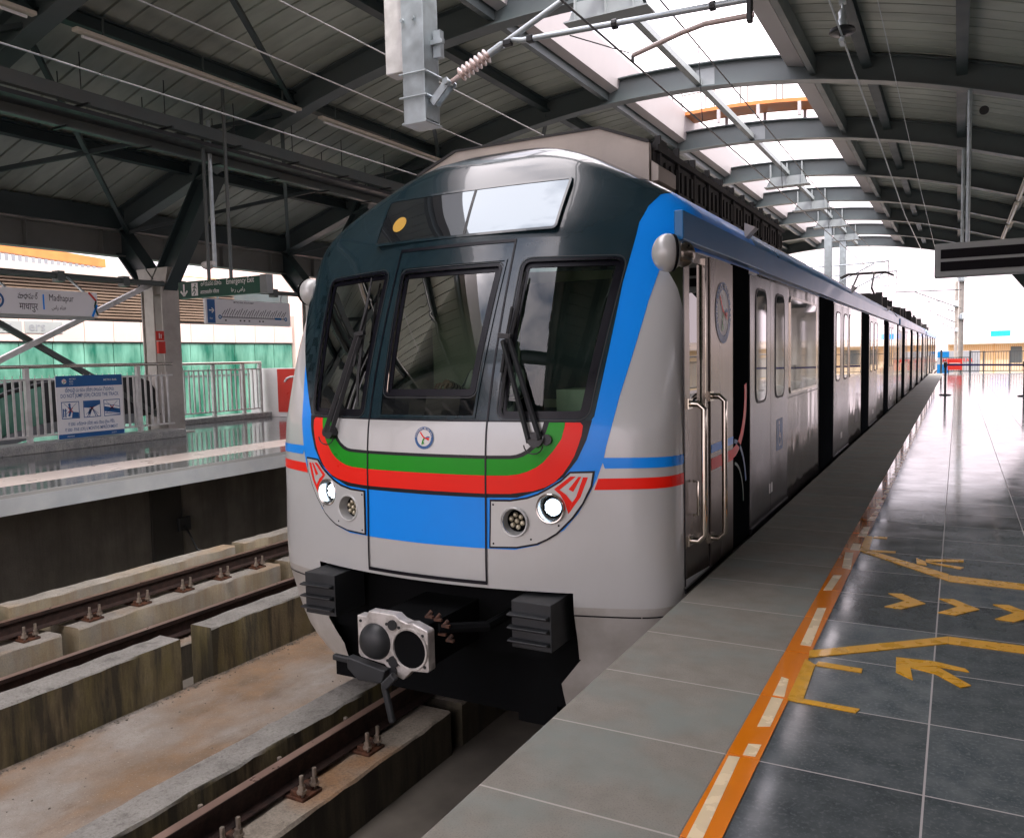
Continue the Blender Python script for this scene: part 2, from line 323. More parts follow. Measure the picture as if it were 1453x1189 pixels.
cloudc=lerpc(nt,ramp(nt,hz.outputs[2],.1,.85),(5.7,4.75,5.1),(15.5,14.3,14.7))
nt.links.new(lerpc(nt,mxm.outputs[0],sky.outputs[0],cloudc),bg.inputs[0]); bg.inputs[1].default_value=.12
sd=bpy.data.lights.new('sun','SUN'); sd.energy=1.2; sd.angle=R(12); sd.color=(1,.95,.88); so=bpy.data.objects.new('sun',sd); COL.objects.link(so)
az=R(118); el=R(52)
sv=Vector((math.sin(az)*math.cos(el),math.cos(az)*math.cos(el),math.sin(el))); so.rotation_euler=sv.to_track_quat('Z','Y').to_euler(); so.location=(8,-8,14)
scene.view_settings.view_transform='Standard'; scene.view_settings.look='None'; scene.view_settings.gamma=1; scene.view_settings.exposure=1.8
scene.cycles.use_denoising=True; scene.cycles.max_bounces=8; scene.cycles.diffuse_bounces=4; scene.cycles.glossy_bounces=4; scene.cycles.transparent_max_bounces=12; scene.cycles.caustics_reflective=False; scene.cycles.caustics_refractive=False

# ------------------------------------------------------------------ setting: ground, platforms, trackbed
structure(MB().box(-900,-600,-12.5,900,1500,-12).build('ground',MAT['ground']))
PE=48.6
def slab(name,x0,x1,z0,z1,m,y0=-14,y1=PE,bev=0): return structure(MB().box(x0,y0,z0,x1,y1,z1).build(name,MAT[m],bevel=bev))
b=MB(); b.use(MAT['conc']).box(-1.27,-14,-.3,5.6,PE,-.03); b.box(-.95,-14,-1.75,5.6,PE,-.3); structure(b.build('floor'))
slab('floor',-1.30,-.656,-.03,0,'edge',bev=.006)
slab('floor',-.548,5.6,-.03,0,'dark')
slab('floor',-.656,-.548,-.03,-.001,'edge')
# orange line: separate glossy strips one tile long
MK='floor markings stuck on the near platform'
b=MB()
for i in range(-30,87):
    y=2.65+i*.53; 
    if -13<y<PE-.6: b.box(-.655,y+.004,.0,-.549,y+.526,.004)
b.use(MAT['orange'])
sl=b.build('safety_line',None,None,smooth=None)
def reflectpatch(P): MB().prism([(min(x,-.551),y,.0042) for x,y in P],(0,0,.001)).build('sky_reflection',MAT['reflectpale'],sl)  # skylight reflections on the line, painted as pale patches
for P in ([(-.633,2.0),(-.591,2.0),(-.61,2.64),(-.645,2.634)],[(-.605,2.66),(-.566,2.665),(-.565,2.758),(-.606,2.746)],[(-.607,2.89),(-.566,2.91),(-.568,3.17),(-.611,3.17)],[(-.611,3.19),(-.568,3.19),(-.584,3.377),(-.614,3.389)],[(-.608,3.806),(-.563,3.807),(-.579,4.418),(-.619,4.4)],[(-.638,4.747),(-.596,4.766),(-.584,5.112),(-.629,5.092)],[(-.604,5.291),(-.553,5.269),(-.583,5.716),(-.633,5.72)],[(-.612,5.80),(-.556,5.80),(-.564,6.0),(-.616,5.999)],[(-.61,6.246),(-.552,6.24),(-.56,6.609),(-.604,6.59)]): reflectpatch(P)
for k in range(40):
    y=6.9+k*.28+random.uniform(-.05,.05); w0=random.uniform(-.06,-.02); reflectpatch([(-.551+w0,y),(-.551,y),(-.551,y+random.uniform(.08,.2)),(-.551+w0*.7,y+.16)])
tag(sl,'long orange safety line running along the platform beside the train','floor marking')
def mark(name,label,polys,cat='floor marking',group=None):
    b=MB()
    for P in polys: b.prism([(x,y,.0015) for x,y in P],(0,0,.0035))
    return tag(b.build(name,MAT['yellow']),label,cat,group)
mark('tape_bracket','yellow tape bracket at the orange line nearest the camera',[[(-.56,3.64),(-.555,3.17),(-.50,3.2),(-.512,3.585)],[(-.505,3.63),(-.33,3.62),(-.33,3.575),(-.512,3.58)],[(-.548,3.17),(-.31,3.16),(-.30,3.2),(-.497,3.205)]])
mark('tape_bracket','faded dark yellow tape bracket at the orange line beyond the chevrons',[[(-.56,6.30),(-.555,5.80),(-.50,5.84),(-.512,6.27)],[(-.505,6.3),(-.42,6.3),(-.42,6.25),(-.51,6.25)],[(-.548,5.80),(-.34,5.83),(-.34,5.87),(-.50,5.85)]])
mark('queue_line','bent yellow queue line between the big arrow and the chevrons',[[(-.56,3.75),(-.55,3.66),(-.02,4.10),(-.02,4.20)],[(-.019,4.2),(-.019,4.10),(.75,4.1),(.75,4.2)]])
mark('queue_line','bent yellow queue line beyond the chevrons',[[(-.555,5.80),(-.50,5.84),(-.03,5.385),(-.03,5.23)],[(-.029,5.36),(-.029,5.22),(.75,5.17),(.75,5.28)]])
def chev(x): return [[(x,4.83),(x+.07,4.85),(x+.185,4.71),(x+.09,4.72)],[(x+.09,4.719),(x+.185,4.709),(x+.08,4.56),(x,4.57)]]
for x,l in ((-.315,'leftmost of the row of three yellow chevrons'),(-.07,'middle one of the row of three yellow chevrons'),(.178,'rightmost of the row of three yellow chevrons')): mark('floor_chevron',l+' on the dark floor',chev(x),'chevron','yellow chevrons on the dark floor')
mark('floor_arrow','large yellow arrow on the dark floor pointing back at the orange line',[[(-.215,3.82),(-.205,3.64),(-.14,3.58),(-.155,3.72)],[(-.2149,3.8205),(-.155,3.7205),(-.06,3.785),(-.075,3.835)],[(-.154,3.721),(-.06,3.685),(.03,3.575),(.065,3.615),(-.055,3.775)],[(-.059,3.786),(-.05,3.775),(.06,3.765),(.045,3.80),(-.074,3.836)]],'arrow')
mark('floor_arrow','small pale yellow arrow on the floor beyond the chevrons',[[(-.215,5.73),(-.205,5.58),(-.15,5.56),(-.16,5.66)],[(-.159,5.72),(-.159,5.662),(.05,5.74),(.05,5.8)],[(-.16,5.66),(-.15,5.64),(.03,5.54),(.05,5.59)]],'arrow')

b=MB(); b.use(MAT['conc']).box(-17.2,-14,-.2,-9.82,PE,-.006); structure(b.build('floor'))
structure(MB().box(-9.45,-14,-.2,-8.84,PE,0).build('floor',MAT['leftfloor'],bevel=.008))
structure(MB().box(-10.25,-14,-.006,-9.45,PE,.001).build('floor',MAT['leftband']))
structure(MB().box(-17.2,-14,-.006,-10.25,PE,0).build('floor',MAT['leftfloor']))
pw=thing('platform_wall',(-9.82,10,-1.6),'dark recessed wall with a pale edge beam under the far platform','wall')
MB().box(-8.885,-14,-.225,-8.83,PE,-.045).build('edge_beam',MAT['fascia'],pw)
MB().box(-10.1,-14,-1.7,-9.82,PE,-.2).build('wall_face',MAT['wall'],pw)
for y in (3.,7.5,12,16.5,21): MB().box(-9.82,y,-1.6,-9.78,y+.5,-.205).build('recess_shade',MAT['walldark'],pw)  # thin dark panels, colour stands for the shade of wall recesses
# trackbed: one slab with the drain troughs of the two tracks
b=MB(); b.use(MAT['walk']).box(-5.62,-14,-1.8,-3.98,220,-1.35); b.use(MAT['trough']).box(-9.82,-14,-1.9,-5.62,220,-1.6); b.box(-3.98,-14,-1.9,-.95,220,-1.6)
structure(b.build('ground'))
# viaduct beyond the platforms
structure(MB().box(-10.5,PE+.1,-3,-.4,400,-1.9).build('viaduct',MAT['conc']))
# track plinths and kerbs: segments with gaps; name, x0,x1,ztop, material, cuts along y
def jag(x0,x1,z0,z1,y0,y1):
    """cast block with slightly chipped top edges"""
    bm=MB(); n=max(2,int((y1-y0)/.12)); rows=[]
    for i in range(n+1):
        y=y0+(y1-y0)*i/n; j=lambda a: random.uniform(-a,a)
        rows.append([bm.bm.verts.new(p) for p in ((x0,y,z0),(x0+j(.004),y,z1-.012+j(.006)),(x0+.012+j(.006),y,z1+j(.005)),(x1-.012+j(.006),y,z1+j(.005)),(x1+j(.004),y,z1-.014+j(.007)),(x1,y,z0))])
    for A,B in zip(rows,rows[1:]):
        for k in range(5): bm.face([A[k],A[k+1],B[k+1],B[k]])
    bm.face(rows[0]); bm.face(rows[-1][::-1]); return bm
def seg(name,x0,x1,z0,z1,m,cuts,labels,cat,group):
    for (y0,y1),l in zip(cuts,labels):
        tag(jag(x0,x1,z0,z1,y0,y1).build(name,MAT[m],org=(x0,y0,z0),smooth=30),l,cat,group)
KG='concrete kerbs and rail plinths along the tracks'
seg('guard_kerb',-4.03,-3.77,-1.6,-1.08,'kerb',[(-6,9.3),(9.5,40)],['long concrete kerb left of the rail that leads under the train','concrete kerb under the train behind the front kerb'],'kerb',KG)
seg('guard_kerb',-5.86,-5.6,-1.6,-.93,'kerb',[(-6,4.5),(4.82,9.2),(9.4,40)],['mossy streaked kerb between the tracks, cut off at the left edge of the photo','mossy streaked kerb between the tracks, running in behind the train nose','kerb between the tracks hidden beyond the train nose'],'kerb',KG)
seg('guard_kerb',-8.42,-8.2,-1.6,-1.02,'plinth',[(-6,4.45),(4.6,7.5),(7.65,30)],['pale kerb below the dark wall, short end at left edge of the photo','pale kerb below the dark wall with a green mossy end','pale kerb below the dark wall just left of the train'],'kerb',KG)
seg('rail_plinth',-3.76,-3.26,-1.6,-1.27,'plinthdk',[(-6,4.95),(5.1,40)],['damp rusty plinth under the rail in front of the coupler','plinth hidden under the train body'],'plinth',KG)
seg('rail_plinth',-2.44,-1.94,-1.6,-1.27,'plinthdk',[(-6,40)],['plinth of the rail hidden beside the near platform'],'plinth',KG)
seg('rail_plinth',-6.85,-6.3,-1.6,-1.27,'plinthdk',[(-6,40)],['plinth under the rusty rail behind the mossy kerb'],'plinth',KG)
seg('rail_plinth',-8.19,-7.72,-1.6,-1.29,'plinth',[(-6,4.82),(5.0,7.8),(7.95,30)],['pale plinth under the far rail, cut off at left edge of the photo','pale plinth under the far rail, full block with rust stain','pale plinth under the far rail, touching the train outline'],'plinth',KG)
def rail(x,label,y0=-6,y1=220):
    b=MB(); z=-1.08
    prof=[(-.036,0),(.036,0),(.036,-.03),(.012,-.045),(.012,-.135),(.07,-.15),(.07,-.16),(-.07,-.16),(-.07,-.15),(-.012,-.135),(-.012,-.045),(-.036,-.03)]
    b.use(MAT['rail']).prism([(x+a,y0,z+c) for a,c in prof],(0,y1-y0,0))
    b.use(MAT['railtop']).box(x-.03,y0,z,x+.03,y1,z+.002)
    tag(b.build('rail',org=(x,y0,z-.16)),label,'rail','rails of the two tracks')
rail(-3.56,'rusty running rail in the foreground leading under the coupler'); rail(-2.12,'running rail beside the near platform under the train')
rail(-6.52,'rusty rail just behind the mossy kerb between the tracks'); rail(-7.99,'rusty rail farthest from the camera, below the dark wall')
def fastening(loc,label,group):
    t=thing('rail_fastening',loc,label,'rail fastening',group); x,y,z=loc
    MB().box(x-.16,y-.085,z,x+.13,y+.085,z+.022).build('base_plate',MAT['iron'],t,bevel=.005)
    for dy in (-.05,.05): MB().bar((x+.02,y+dy,z+.04),(x+.10,y+dy,z+.03),.05,.035).build('clip',MAT['iron'],t,bevel=.006)
    for dx,dy in ((.095,.055),(.095,-.055)):
        b=MB(); b.tube([(x+dx,y+dy,z+.02),(x+dx,y+dy,z+.15)],.013,8); b.tube([(x+dx,y+dy,z+.045),(x+dx,y+dy,z+.06)],.03,8); b.tube([(x+dx,y+dy,z+.06),(x+dx,y+dy,z+.088)],.022,6); b.build('bolt',MAT['bolt'],t)
    MB().tube([(x-.13,y,z+.02),(x-.13,y,z+.19)],.014,8).build('stud',MAT['bolt'],t)
    return t
nl=['rusty rail fastening with two bolts at the bottom edge of the photo','rusty rail fastening with two bolts, middle one in front of the train','rusty rail fastening with two bolts in the shade below the coupler']
f0=None
for y,l in zip((2.98,3.58,4.2),nl):
    loc=(-3.49,y,-1.27); f0=fastening(loc,l,'rail fastenings in front of the train') if f0 is None else copy_thing(f0,loc,l); f0['group']='rail fastenings in front of the train'
fl=['rail fastening on the pale far plinth, first from the left edge','rail fastening on the pale far plinth, second from the left edge, at the block gap','rail fastening on the pale far plinth, third from the left edge','rail fastening on the pale far plinth, fourth from the left edge','rail fastening on the pale far plinth, fifth from the left edge','rail fastening on the pale far plinth, last before the train']
for y,l in zip((4.58,5.26,5.84,6.42,6.98,7.55),fl):
    c=copy_thing(f0,(-7.93,y,-1.29),l); c['group']='rail fastenings on the far track'

# loose grit along the kerb and in the walkway between the tracks
b=MB(); random.seed(11)
for k in range(420):
    y=random.uniform(1.5,9); x=-5.6+abs(random.gauss(0,.05))+.012 if k<300 else random.uniform(-5.55,-4.06); r=random.uniform(.003,.011)*(1 if k<300 else .7)
    b.sphere((x,y,-1.35+r*.3),r,random.uniform(.7,1.4),random.uniform(.7,1.4),.7,5,3)
tag(b.build('gravel',MAT['trough'],org=(-5,4,-1.35)),'loose grit and crumbs lying along the foot of the mossy kerb','gravel',kind='stuff')
tag(MB().tube([(-9.76,8.0,-.95),(-9.6,7.95,-1.05),(-9.5,8.0,-1.3),(-9.35,8.25,-1.42),(-9.2,8.7,-1.45),(-9.15,9.4,-1.47),(-9.15,12,-1.5)],.016,6).build('cable',MAT['black'],org=(-9.76,8,-.95)),'black cable hanging from the dark trackside wall and running along its foot','cable')
b=MB(); b.box(-9.78,7.9,-1.05,-9.72,8.1,-.85)
tag(b.build('junction_box',MAT['bufr'],org=(-9.78,7.9,-1.05),bevel=.01),'small dark junction box on the trackside wall where the cable starts','junction box')
tag(MB().tube([(-9.7,10.2,-1.4),(-9.5,10.6,-1.0),(-9.4,10.9,-.8),(-9.45,11.2,-.78),(-9.5,12,-.8)],.014,6).build('cable',MAT['galv'],org=(-9.7,10.2,-1.4)),'pale cable rising up the trackside wall just beside the train nose','cable')
# ------------------------------------------------------------------ station canopy
ARX0,ARX1=-15.0,4.8
def AZ(x):
    d=abs(x+5.1); e=min(d,5.3); return 6.45-(17.6-math.sqrt(17.6**2-e**2))-max(0,d-5.3)*.325
AY=[11+4.5*k for k in range(-4,8)]
can=thing('station_canopy',(-5.1,11,0),'arched dark steel canopy with open skylight strip over both tracks','canopy')
def curve(dz,n=40,x0=ARX0,x1=ARX1): return [(x0+(x1-x0)*i/n,AZ(x0+(x1-x0)*i/n)+dz) for i in range(n+1)]
for y in AY:
    b=MB(); up=curve(.2); dn=curve(-.2)
    b.prism([(x,y-.012,z) for x,z in up]+[(x,y-.012,z) for x,z in dn[::-1]],(0,.024,0))
    for c0,c1 in ((.2,.222),(-.222,-.2)):
        a=curve(c0); c=curve(c1)
        b.prism([(x,y-.13,z) for x,z in a]+[(x,y-.13,z) for x,z in c[::-1]],(0,.26,0))
    b.build('roof_arch',MAT['arch'],can)
PUR=[-12.75,-10.1,-7.45,-1.43,-.02,1.4,2.7,3.9]
for x in PUR:
    z=AZ(x); s=(AZ(x+.1)-AZ(x-.1))/.2
    b=MB(); b.ibeam((x,-7.6,z+.1),(x,42.9,z+.1),.16,.2,.02); b.build('purlin',MAT['darksteel'],can)
# skylight edge members, pale and wide, lit from above
b=MB(); b.prism([(-6.07,-7.6,AZ(-6)+.0),(-5.9,-7.6,AZ(-6)+.05),(-5.78,-7.6,AZ(-6)+.62),(-6.07,-7.6,AZ(-6)+.62)],(0,50.5,0)); b.build('skylight_frame',MAT['frame'],can)
b=MB(); b.prism([(-2.74,-7.6,AZ(-2.7)+.05),(-2.44,-7.6,AZ(-2.44)+.03),(-2.44,-7.6,AZ(-2.44)+.5),(-2.74,-7.6,AZ(-2.7)+.5)],(0,50.5,0)); b.build('skylight_frame',MAT['frame'],can)
for x in (-6.16,-2.3):
    b=MB(); b.box(x-.05,-7.6,AZ(x)-.12,x+.05,42.9,AZ(x)+.16); b.build('skylight_beam',MAT['arch'],can)
# ribbed roof sheets
def deck(x0,x1):
    b=MB(); xs=[x0+(x1-x0)*i/22 for i in range(23)]
    ys=[];y=-7.8
    while y<43.2:
        for o,h in ((0,0),(.315,0),(.325,.035),(.345,.035),(.355,0)): ys.append((y+o,h))
        # shallow stiffener
        y+=.362
    rows=[[b.bm.verts.new((x,yy,AZ(x)+.245+h)) for x in xs] for yy,h in ys]
    for A,B in zip(rows,rows[1:]):
        for i in range(22): b.face([A[i],A[i+1],B[i+1],B[i]])
    b.build('roof_sheet',MAT['deck'],can)
deck(-15.3,-6.05); deck(-2.44,5.1)
# drain / edge girder along the eaves
for x,sg in ((-14.8,-1),(4.65,1)):
    b=MB(); b.box(x-.14,-7.6,AZ(x)-.17,x+.13,42.9,AZ(x)+.22); b.build('gutter',MAT['darksteel'],can); b=MB(); b.ibeam((x,-7.6,AZ(x)-.45),(x,42.9,AZ(x)-.45),.25,.5,.025)
    yy=-7.5
    while yy<42:
        b.box(x-.11,yy,AZ(x)-.67,x+.11,yy+.02,AZ(x)-.22); yy+=1.5
    b.build('eave_beam',MAT['eave'],can)
# Y columns
def ycol(x,y,sg):
    b=MB(); u=(0,1,0)
    top=2.95; X=lambda d: x-sg*d   # d measured towards the tracks
    b.use(MAT['colsteel'])
    b.box(x-.13,y-.26,0.02,x+.13,y-.235,top); b.box(x-.13,y+.235,.02,x+.13,y+.26,top); b.box(x-.3,y-.2,.021,x-.275,y+.2,top); b.box(x+.275,y-.2,.021,x+.3,y+.2,top); b.box(x-.272,y-.02,.02,x+.272,y+.02,top)
    b.box(x-.4,y-.35,0,x+.4,y+.35,.018)
    b.use(MAT['darksteel'])
    for dx,z in ((-1.2,AZ(x+sg*1.2)-.12),(1.62,AZ(x-sg*1.62)-.2)):
        b.ibeam((X(.12 if dx>0 else -.12),y,top-.1),(X(dx),y,z),.3,.42,.03)
    b.use(MAT['colsteel'])
    b.prism([(X(-.45),y-.15,top+.25),(X(-.3),y-.15,top-.25),(X(.3),y-.15,top-.25),(X(.45),y-.15,top+.25)],(0,.3,0))
    b.build('column',None,can)
for y in AY:
    ycol(-13.76,y,-1); ycol(3.6,y,1)
# pipes and wind bracing in the column line
b=MB(); b.tube([(-13.45,-7.5,2.88),(-13.45,42,2.88)],.05,10)
for k in range(-6,34): b.box(-13.54,k*1.25-.06,2.78,-13.37,k*1.25+.06,2.96)
b.build('tie_pipe',MAT['steel'],can)
for y0 in (6.5,15.5,24.5):
    b=MB(); b.bar((-13.62,y0+.2,.95 if y0>7 else .95),(-13.62,y0+4.25,2.9),.09,.09); b.build('brace',MAT['railpaint'],can)
    b=MB(); b.bar((-13.72,y0+.2,2.75),(-13.72,y0+4.3,.35),.09,.09); b.build('brace',MAT['steel'],can)
# slim bracing under the roof of the far track
for y0 in (2,6.5,11,15.5,20):
    for p,q in (((-14.6,y0,4.0),(-10.4,y0+4.5,AZ(-10.4))),((-14.6,y0+4.5,4.0),(-10.4,y0,AZ(-10.4))),((-10.1,y0+4.5,AZ(-10.1)),(-7.45,y0,AZ(-7.45)-.05))):
        b=MB(); b.bar((p[0],p[1],p[2]-.02),(q[0],q[1],q[2]-.02),.07,.07); b.build('brace',MAT['darksteel'],can)
# conduit along the middle of the skylight with drop brackets for the masts
b=MB(); b.bar((-4.3,6.5,AZ(-4.3)-.12),(-4.3,42.6,AZ(-4.3)-.12),.11,.11)
for y in (15.5,20): b.box(-4.36,y-.02,AZ(-4.3)-.19,-4.02,y-.014,AZ(-4.3)+.12)
b.build('ridge_conduit',MAT['midgrey'],can)
for y in (6.5,11,24.5,29,33.5,38):
    b=MB(); z=AZ(-4.3)-.22
    for yy in (y-.14,y+.14): b.prism([(-4.75,yy-.012,z),(-3.85,yy-.012,z),(-3.76,yy-.012,z-.24),(-4.86,yy-.012,z-.24)],(0,.024,0))
    b.box(-4.92,y-.19,z-.262,-3.7,y+.19,z-.241)
    for x in (-4.75,-4.3,-3.9): b.box(x-.012,y-.185,z-.238,x+.012,y+.185,z+.36)
    b.build('drop_bracket',MAT['midgrey'],can)
# ------------------------------------------------------------------ things hung from the canopy
BG='tube light battens under the roof of the far track'
def batten(loc,l,label,group,parent=None):
    t=thing('light_batten',loc,label,'light',group); x,y,z=loc
    MB().box(x-.055,y,z,x+.055,y+l,z+.05).build('housing',MAT['batten'],t,bevel=.01)
    MB().tube([(x,y+.1,z-.035),(x,y+l-.1,z-.035)],.019,10).build('tube',MAT['offwhite'],t)
    for yy in (y+.4,y+l/2,y+l-.4): MB().bar((x,yy,z+.045),(x,yy,z+.3),.02,.02).build('hanger',MAT['steel'],t)
    return t
x=-9.75; z=AZ(x)-.32
b0=batten((x,6.75,z),4.0,'long cream light batten under the roof at the top left',BG)
copy_thing(b0,(x,11.25,z),'cream light batten under the roof just left of the mast')
copy_thing(b0,(x,15.75,z),'cream light batten under the roof hidden behind the train roof')
copy_thing(b0,(x,2.25,z),'cream light batten under the roof outside the top left corner')
BR='tube light battens under the platform roof'
for y,l in ((20.3,'nearest short light batten under the platform roof edge'),(24.8,'second short light batten under the platform roof'),(29.3,'third short light batten under the platform roof'),(33.8,'farthest short light batten under the platform roof')):
    c=copy_thing(b0,(1.25,y,AZ(1.25)-.34),l); c['group']=BR
# cable trays
def tray(x,z,label):
    t=thing('cable_tray',(x,11,z),label,'cable tray')
    MB().box(x-.06,-7.5,z-.09,x+.06,40,z+.09).build('tray_rail',MAT['steel'],t)
    for k in range(-6,30):
        b=MB(); y=k*1.35+.6; b.tube([(x,y,z+.09),(x,y,AZ(x)-.0)],.008,6,False); b.bar((x-.16,y,z-.1),(x+.16,y,z-.1),.03,.03); b.build('hanger_rod',MAT['black'],t)
    return t
t=tray(-11.05,4.76,'lower steel cable tray hung on rods along the roof of the far track'); 
t2=tray(-10.55,4.98,'upper steel cable tray hung on rods along the roof of the far track')
MB().box(-11.0,-7.5,4.80,-10.6,40,4.86).build('cable_bed',MAT['black'],t2)
# overhead-line mast near the camera
mast=thing('catenary_mast',(-4.5,6.5,3.5),'grey steel mast hanging from the roof above the train nose','mast','masts hanging from the roof')
b=MB(); b.box(-4.53,6.38,3.5,-4.29,6.40,6.1); b.box(-4.53,6.60,3.5,-4.29,6.62,6.1); b.box(-4.43,6.40,3.5,-4.39,6.60,6.1); b.box(-4.545,6.365,3.48,-4.275,6.635,3.5); b.box(-4.31,6.4,3.52,-4.29,6.6,6.1); b.build('post',MAT['galv'],mast,bevel=.004)
MB().box(-4.75,6.42,3.98,-4.55,6.60,6.1).build('cable_box',MAT['railpaint'],mast,bevel=.01)
for z in (3.72,3.93):
    b=MB(); b.tube([(-4.56,6.365,z),(-4.26,6.365,z)],.009,6); b.tube([(-4.56,6.635,z),(-4.26,6.635,z)],.009,6); b.tube([(-4.275,6.365,z),(-4.275,6.635,z)],.012,6); b.build('clamp',MAT['galv'],mast)
b=MB()
for z in (4.4,): b.tube([(-4.5,6.34,z),(-4.5,6.36,z)],.02,6); b.tube([(-4.38,6.34,z),(-4.38,6.36,z)],.02,6)
b.build('bolt',MAT['galv'],mast); b=MB(); b.box(-4.28,6.52,4.08,-4.2,6.58,4.32); b.box(-4.29,6.49,4.19,-4.16,6.53,4.23); b.build('clamp',MAT['galv'],mast)
arm=thing('cantilever_arm',(-4.27,6.5,3.68),'pale tubular cantilever arm with ribbed insulator beside the hanging mast','cantilever')
b=MB(); b.bar((-4.27,6.46,3.66),(-4.08,6.46,3.84),.02,.07); b.bar((-4.27,6.54,3.66),(-4.08,6.54,3.84),.02,.07); b.tube([(-4.1,6.42,3.82),(-4.1,6.58,3.82)],.03,8); b.build('bracket',MAT['galv'],arm)
A=Vector((-4.1,6.5,3.82)); B=Vector((-2.95,6.5,4.30)); d=(B-A).normalized()
prof=[(.0,.02),(.05,.02)]
b=MB(); b.tube([A,A+d*.12],.022,10)
pr=[]
for k in range(7):
    o=.12+k*.047; pr+= [(o,.026),(o+.012,.026),(o+.016,.062),(o+.026,.066),(o+.032,.03)]
pr.append((.46,.026)); b.lathe(A,d,pr,16); b.build('insulator',MAT['porcelain'],arm,smooth=30)
b=MB(); b.tube([A+d*.46,A+d*2.4],.026,10); b.tube([A+d*.46,A+d*.6],.034,10); b.build('stay_tube',MAT['galv'],arm,smooth=40)
b=MB(); b.tube([A+d*.68,(-3.35,6.5,4.05),(-1.41,6.5,3.97)],.024,10); b.build('bracket_tube',MAT['galv'],arm,smooth=40)
for bx in ((-3.53,6.47,4.03,-3.45,6.53,4.08),(-3.3,6.47,4.015,-3.24,6.53,4.075),(-1.44,6.47,3.8,-1.4,6.53,4.02)): MB().box(*bx).build('clamp',MAT['black'],arm,bevel=.008)
for x,z,r in ((-2.5,4.01,.04),(-1.7,3.98,.036)): MB().tube([(x-.02,6.5,z),(x+.02,6.5,z)],r,10).build('clamp',MAT['black'],arm)
b=MB(); b.tube([(-1.39,6.5,3.85),(-1.76,6.5,3.86),(-1.95,6.5,3.83),(-2.35,6.5,3.735)],.02,10); b.build('steady_arm',MAT['porcelain'],arm,smooth=40)
b=MB(); b.bar((-2.35,6.5,3.735),(-2.35,6.5,3.68),.02,.02); b.tube([(-2.9,6.5,4.0),(-2.38,6.5,3.76)],.005,5); b.build('drop_clip',MAT['black'],arm)
# farther masts
def fmast(y,label):
    t=thing('catenary_mast',(-4.4,y,3.6),label,'mast','masts hanging from the roof')
    b=MB(); b.box(-4.53,y-.12,3.5,-4.27,y-.09,6.2); b.box(-4.53,y+.09,3.5,-4.27,y+.12,6.2); b.box(-4.42,y-.09,3.5,-4.38,y+.09,6.2); b.build('post',MAT['galv'],t)
    b=MB(); b.tube([(-4.27,y,4.5),(-2.3,y,4.55)],.025,8); b.tube([(-4.27,y,3.75),(-2.8,y,4.5)],.025,8); b.tube([(-2.3,y,4.55),(-2.3,y,4.0),(-2.9,y,3.95)],.02,8); b.build('bracket_tube',MAT['galv'],t)
    b=MB(); b.tube([(-4.53,y,4.5),(-6.8,y,4.55)],.025,8); b.build('bracket_tube',MAT['galv'],t)
fmast(33.5,'hanging mast seen over the train roof, left one of the far pair'); fmast(38,'hanging mast seen over the train roof, right one of the far pair')
# wires
def wire(name,pts,r,label,cat,m='wire'):
    return tag(MB().tube(pts,r,6,False).build(name,MAT[m],org=pts[0]),label,cat)
wire('contact_wire',[(-2.35,-12,3.68),(-2.35,6.5,3.68),(-2.6,38,3.95),(-2.85,150,4.2)],.0085,'dark contact wire above the train, clipped to the curved steady arm','overhead wire')
wire('catenary_wire',[(-2.45,-12,4.55),(-2.4,6.5,4.5),(-2.4,20,4.35),(-2.5,38,4.6),(-2.85,60,4.5),(-2.85,150,4.9)],.008,'thin catenary wire above the contact wire over the train','overhead wire')
for y in (8.6,13,18):
    tag(MB().tube([(-2.36,y,3.69+.0085*(y-6.5)),(-2.4,y,4.46)],.005,5,False).build('dropper',MAT['wire'],org=(-2.4,y,4.4)),None,'dropper','droppers between the two wires above the train')['label']={8.6:'thin dropper wire between the overhead wires in front of the second roof arch',13:'thin dropper wire hanging beside the first full roof arch',18:'thin dropper wire nearest the orange walkway'}[y]
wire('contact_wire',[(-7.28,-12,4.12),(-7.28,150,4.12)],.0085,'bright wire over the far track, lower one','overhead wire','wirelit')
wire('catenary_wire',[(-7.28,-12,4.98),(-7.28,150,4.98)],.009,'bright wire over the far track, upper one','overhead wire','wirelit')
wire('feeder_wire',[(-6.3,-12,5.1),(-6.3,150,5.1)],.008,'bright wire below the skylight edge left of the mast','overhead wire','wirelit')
wire('return_wire',[(-1.3,-12,5.35),(-1.3,11,5.12),(-1.3,24.5,4.85),(-1.3,42.5,5.2),(-1.3,120,4.2)],.012,'wire hanging from the bell insulator under the platform roof','overhead wire','galv')
wire('signal_wire',[(-.9,-12,5.6),(-.9,24,5.3),(-.9,42.5,5.4)],.006,'thin wire under the platform roof beside the bell insulator wire','overhead wire','galv')
t=thing('bell_insulator',(-1.3,11,5.14),'dark bell-shaped insulator hanging under the platform roof','insulator')
MB().lathe((-1.3,11,5.12),(0,0,1),[(0,.03),(.02,.05),(.03,.14),(.05,.155),(.085,.14),(.11,.08),(.12,.06)],18).build('bell',MAT['black'],t,smooth=40); MB().lathe((-1.3,11,5.24),(0,0,1),[(0,.06),(.06,.055),(.1,.04),(.16,.05),(.2,.03)],14).build('cap',MAT['galv'],t,smooth=40)
b=MB(); b.tube([(-1.3,11,5.4),(-1.3,11,AZ(-1.3)-.2)],.014,8); b.tube([(-1.3,11,5.06),(-1.3,11,5.12)],.028,8); b.box(-1.33,10.9,5.03,-1.27,11.1,5.07); b.box(-1.34,10.96,5.5,-1.26,11.04,5.62); b.build('hanger_rod',MAT['galv'],t)
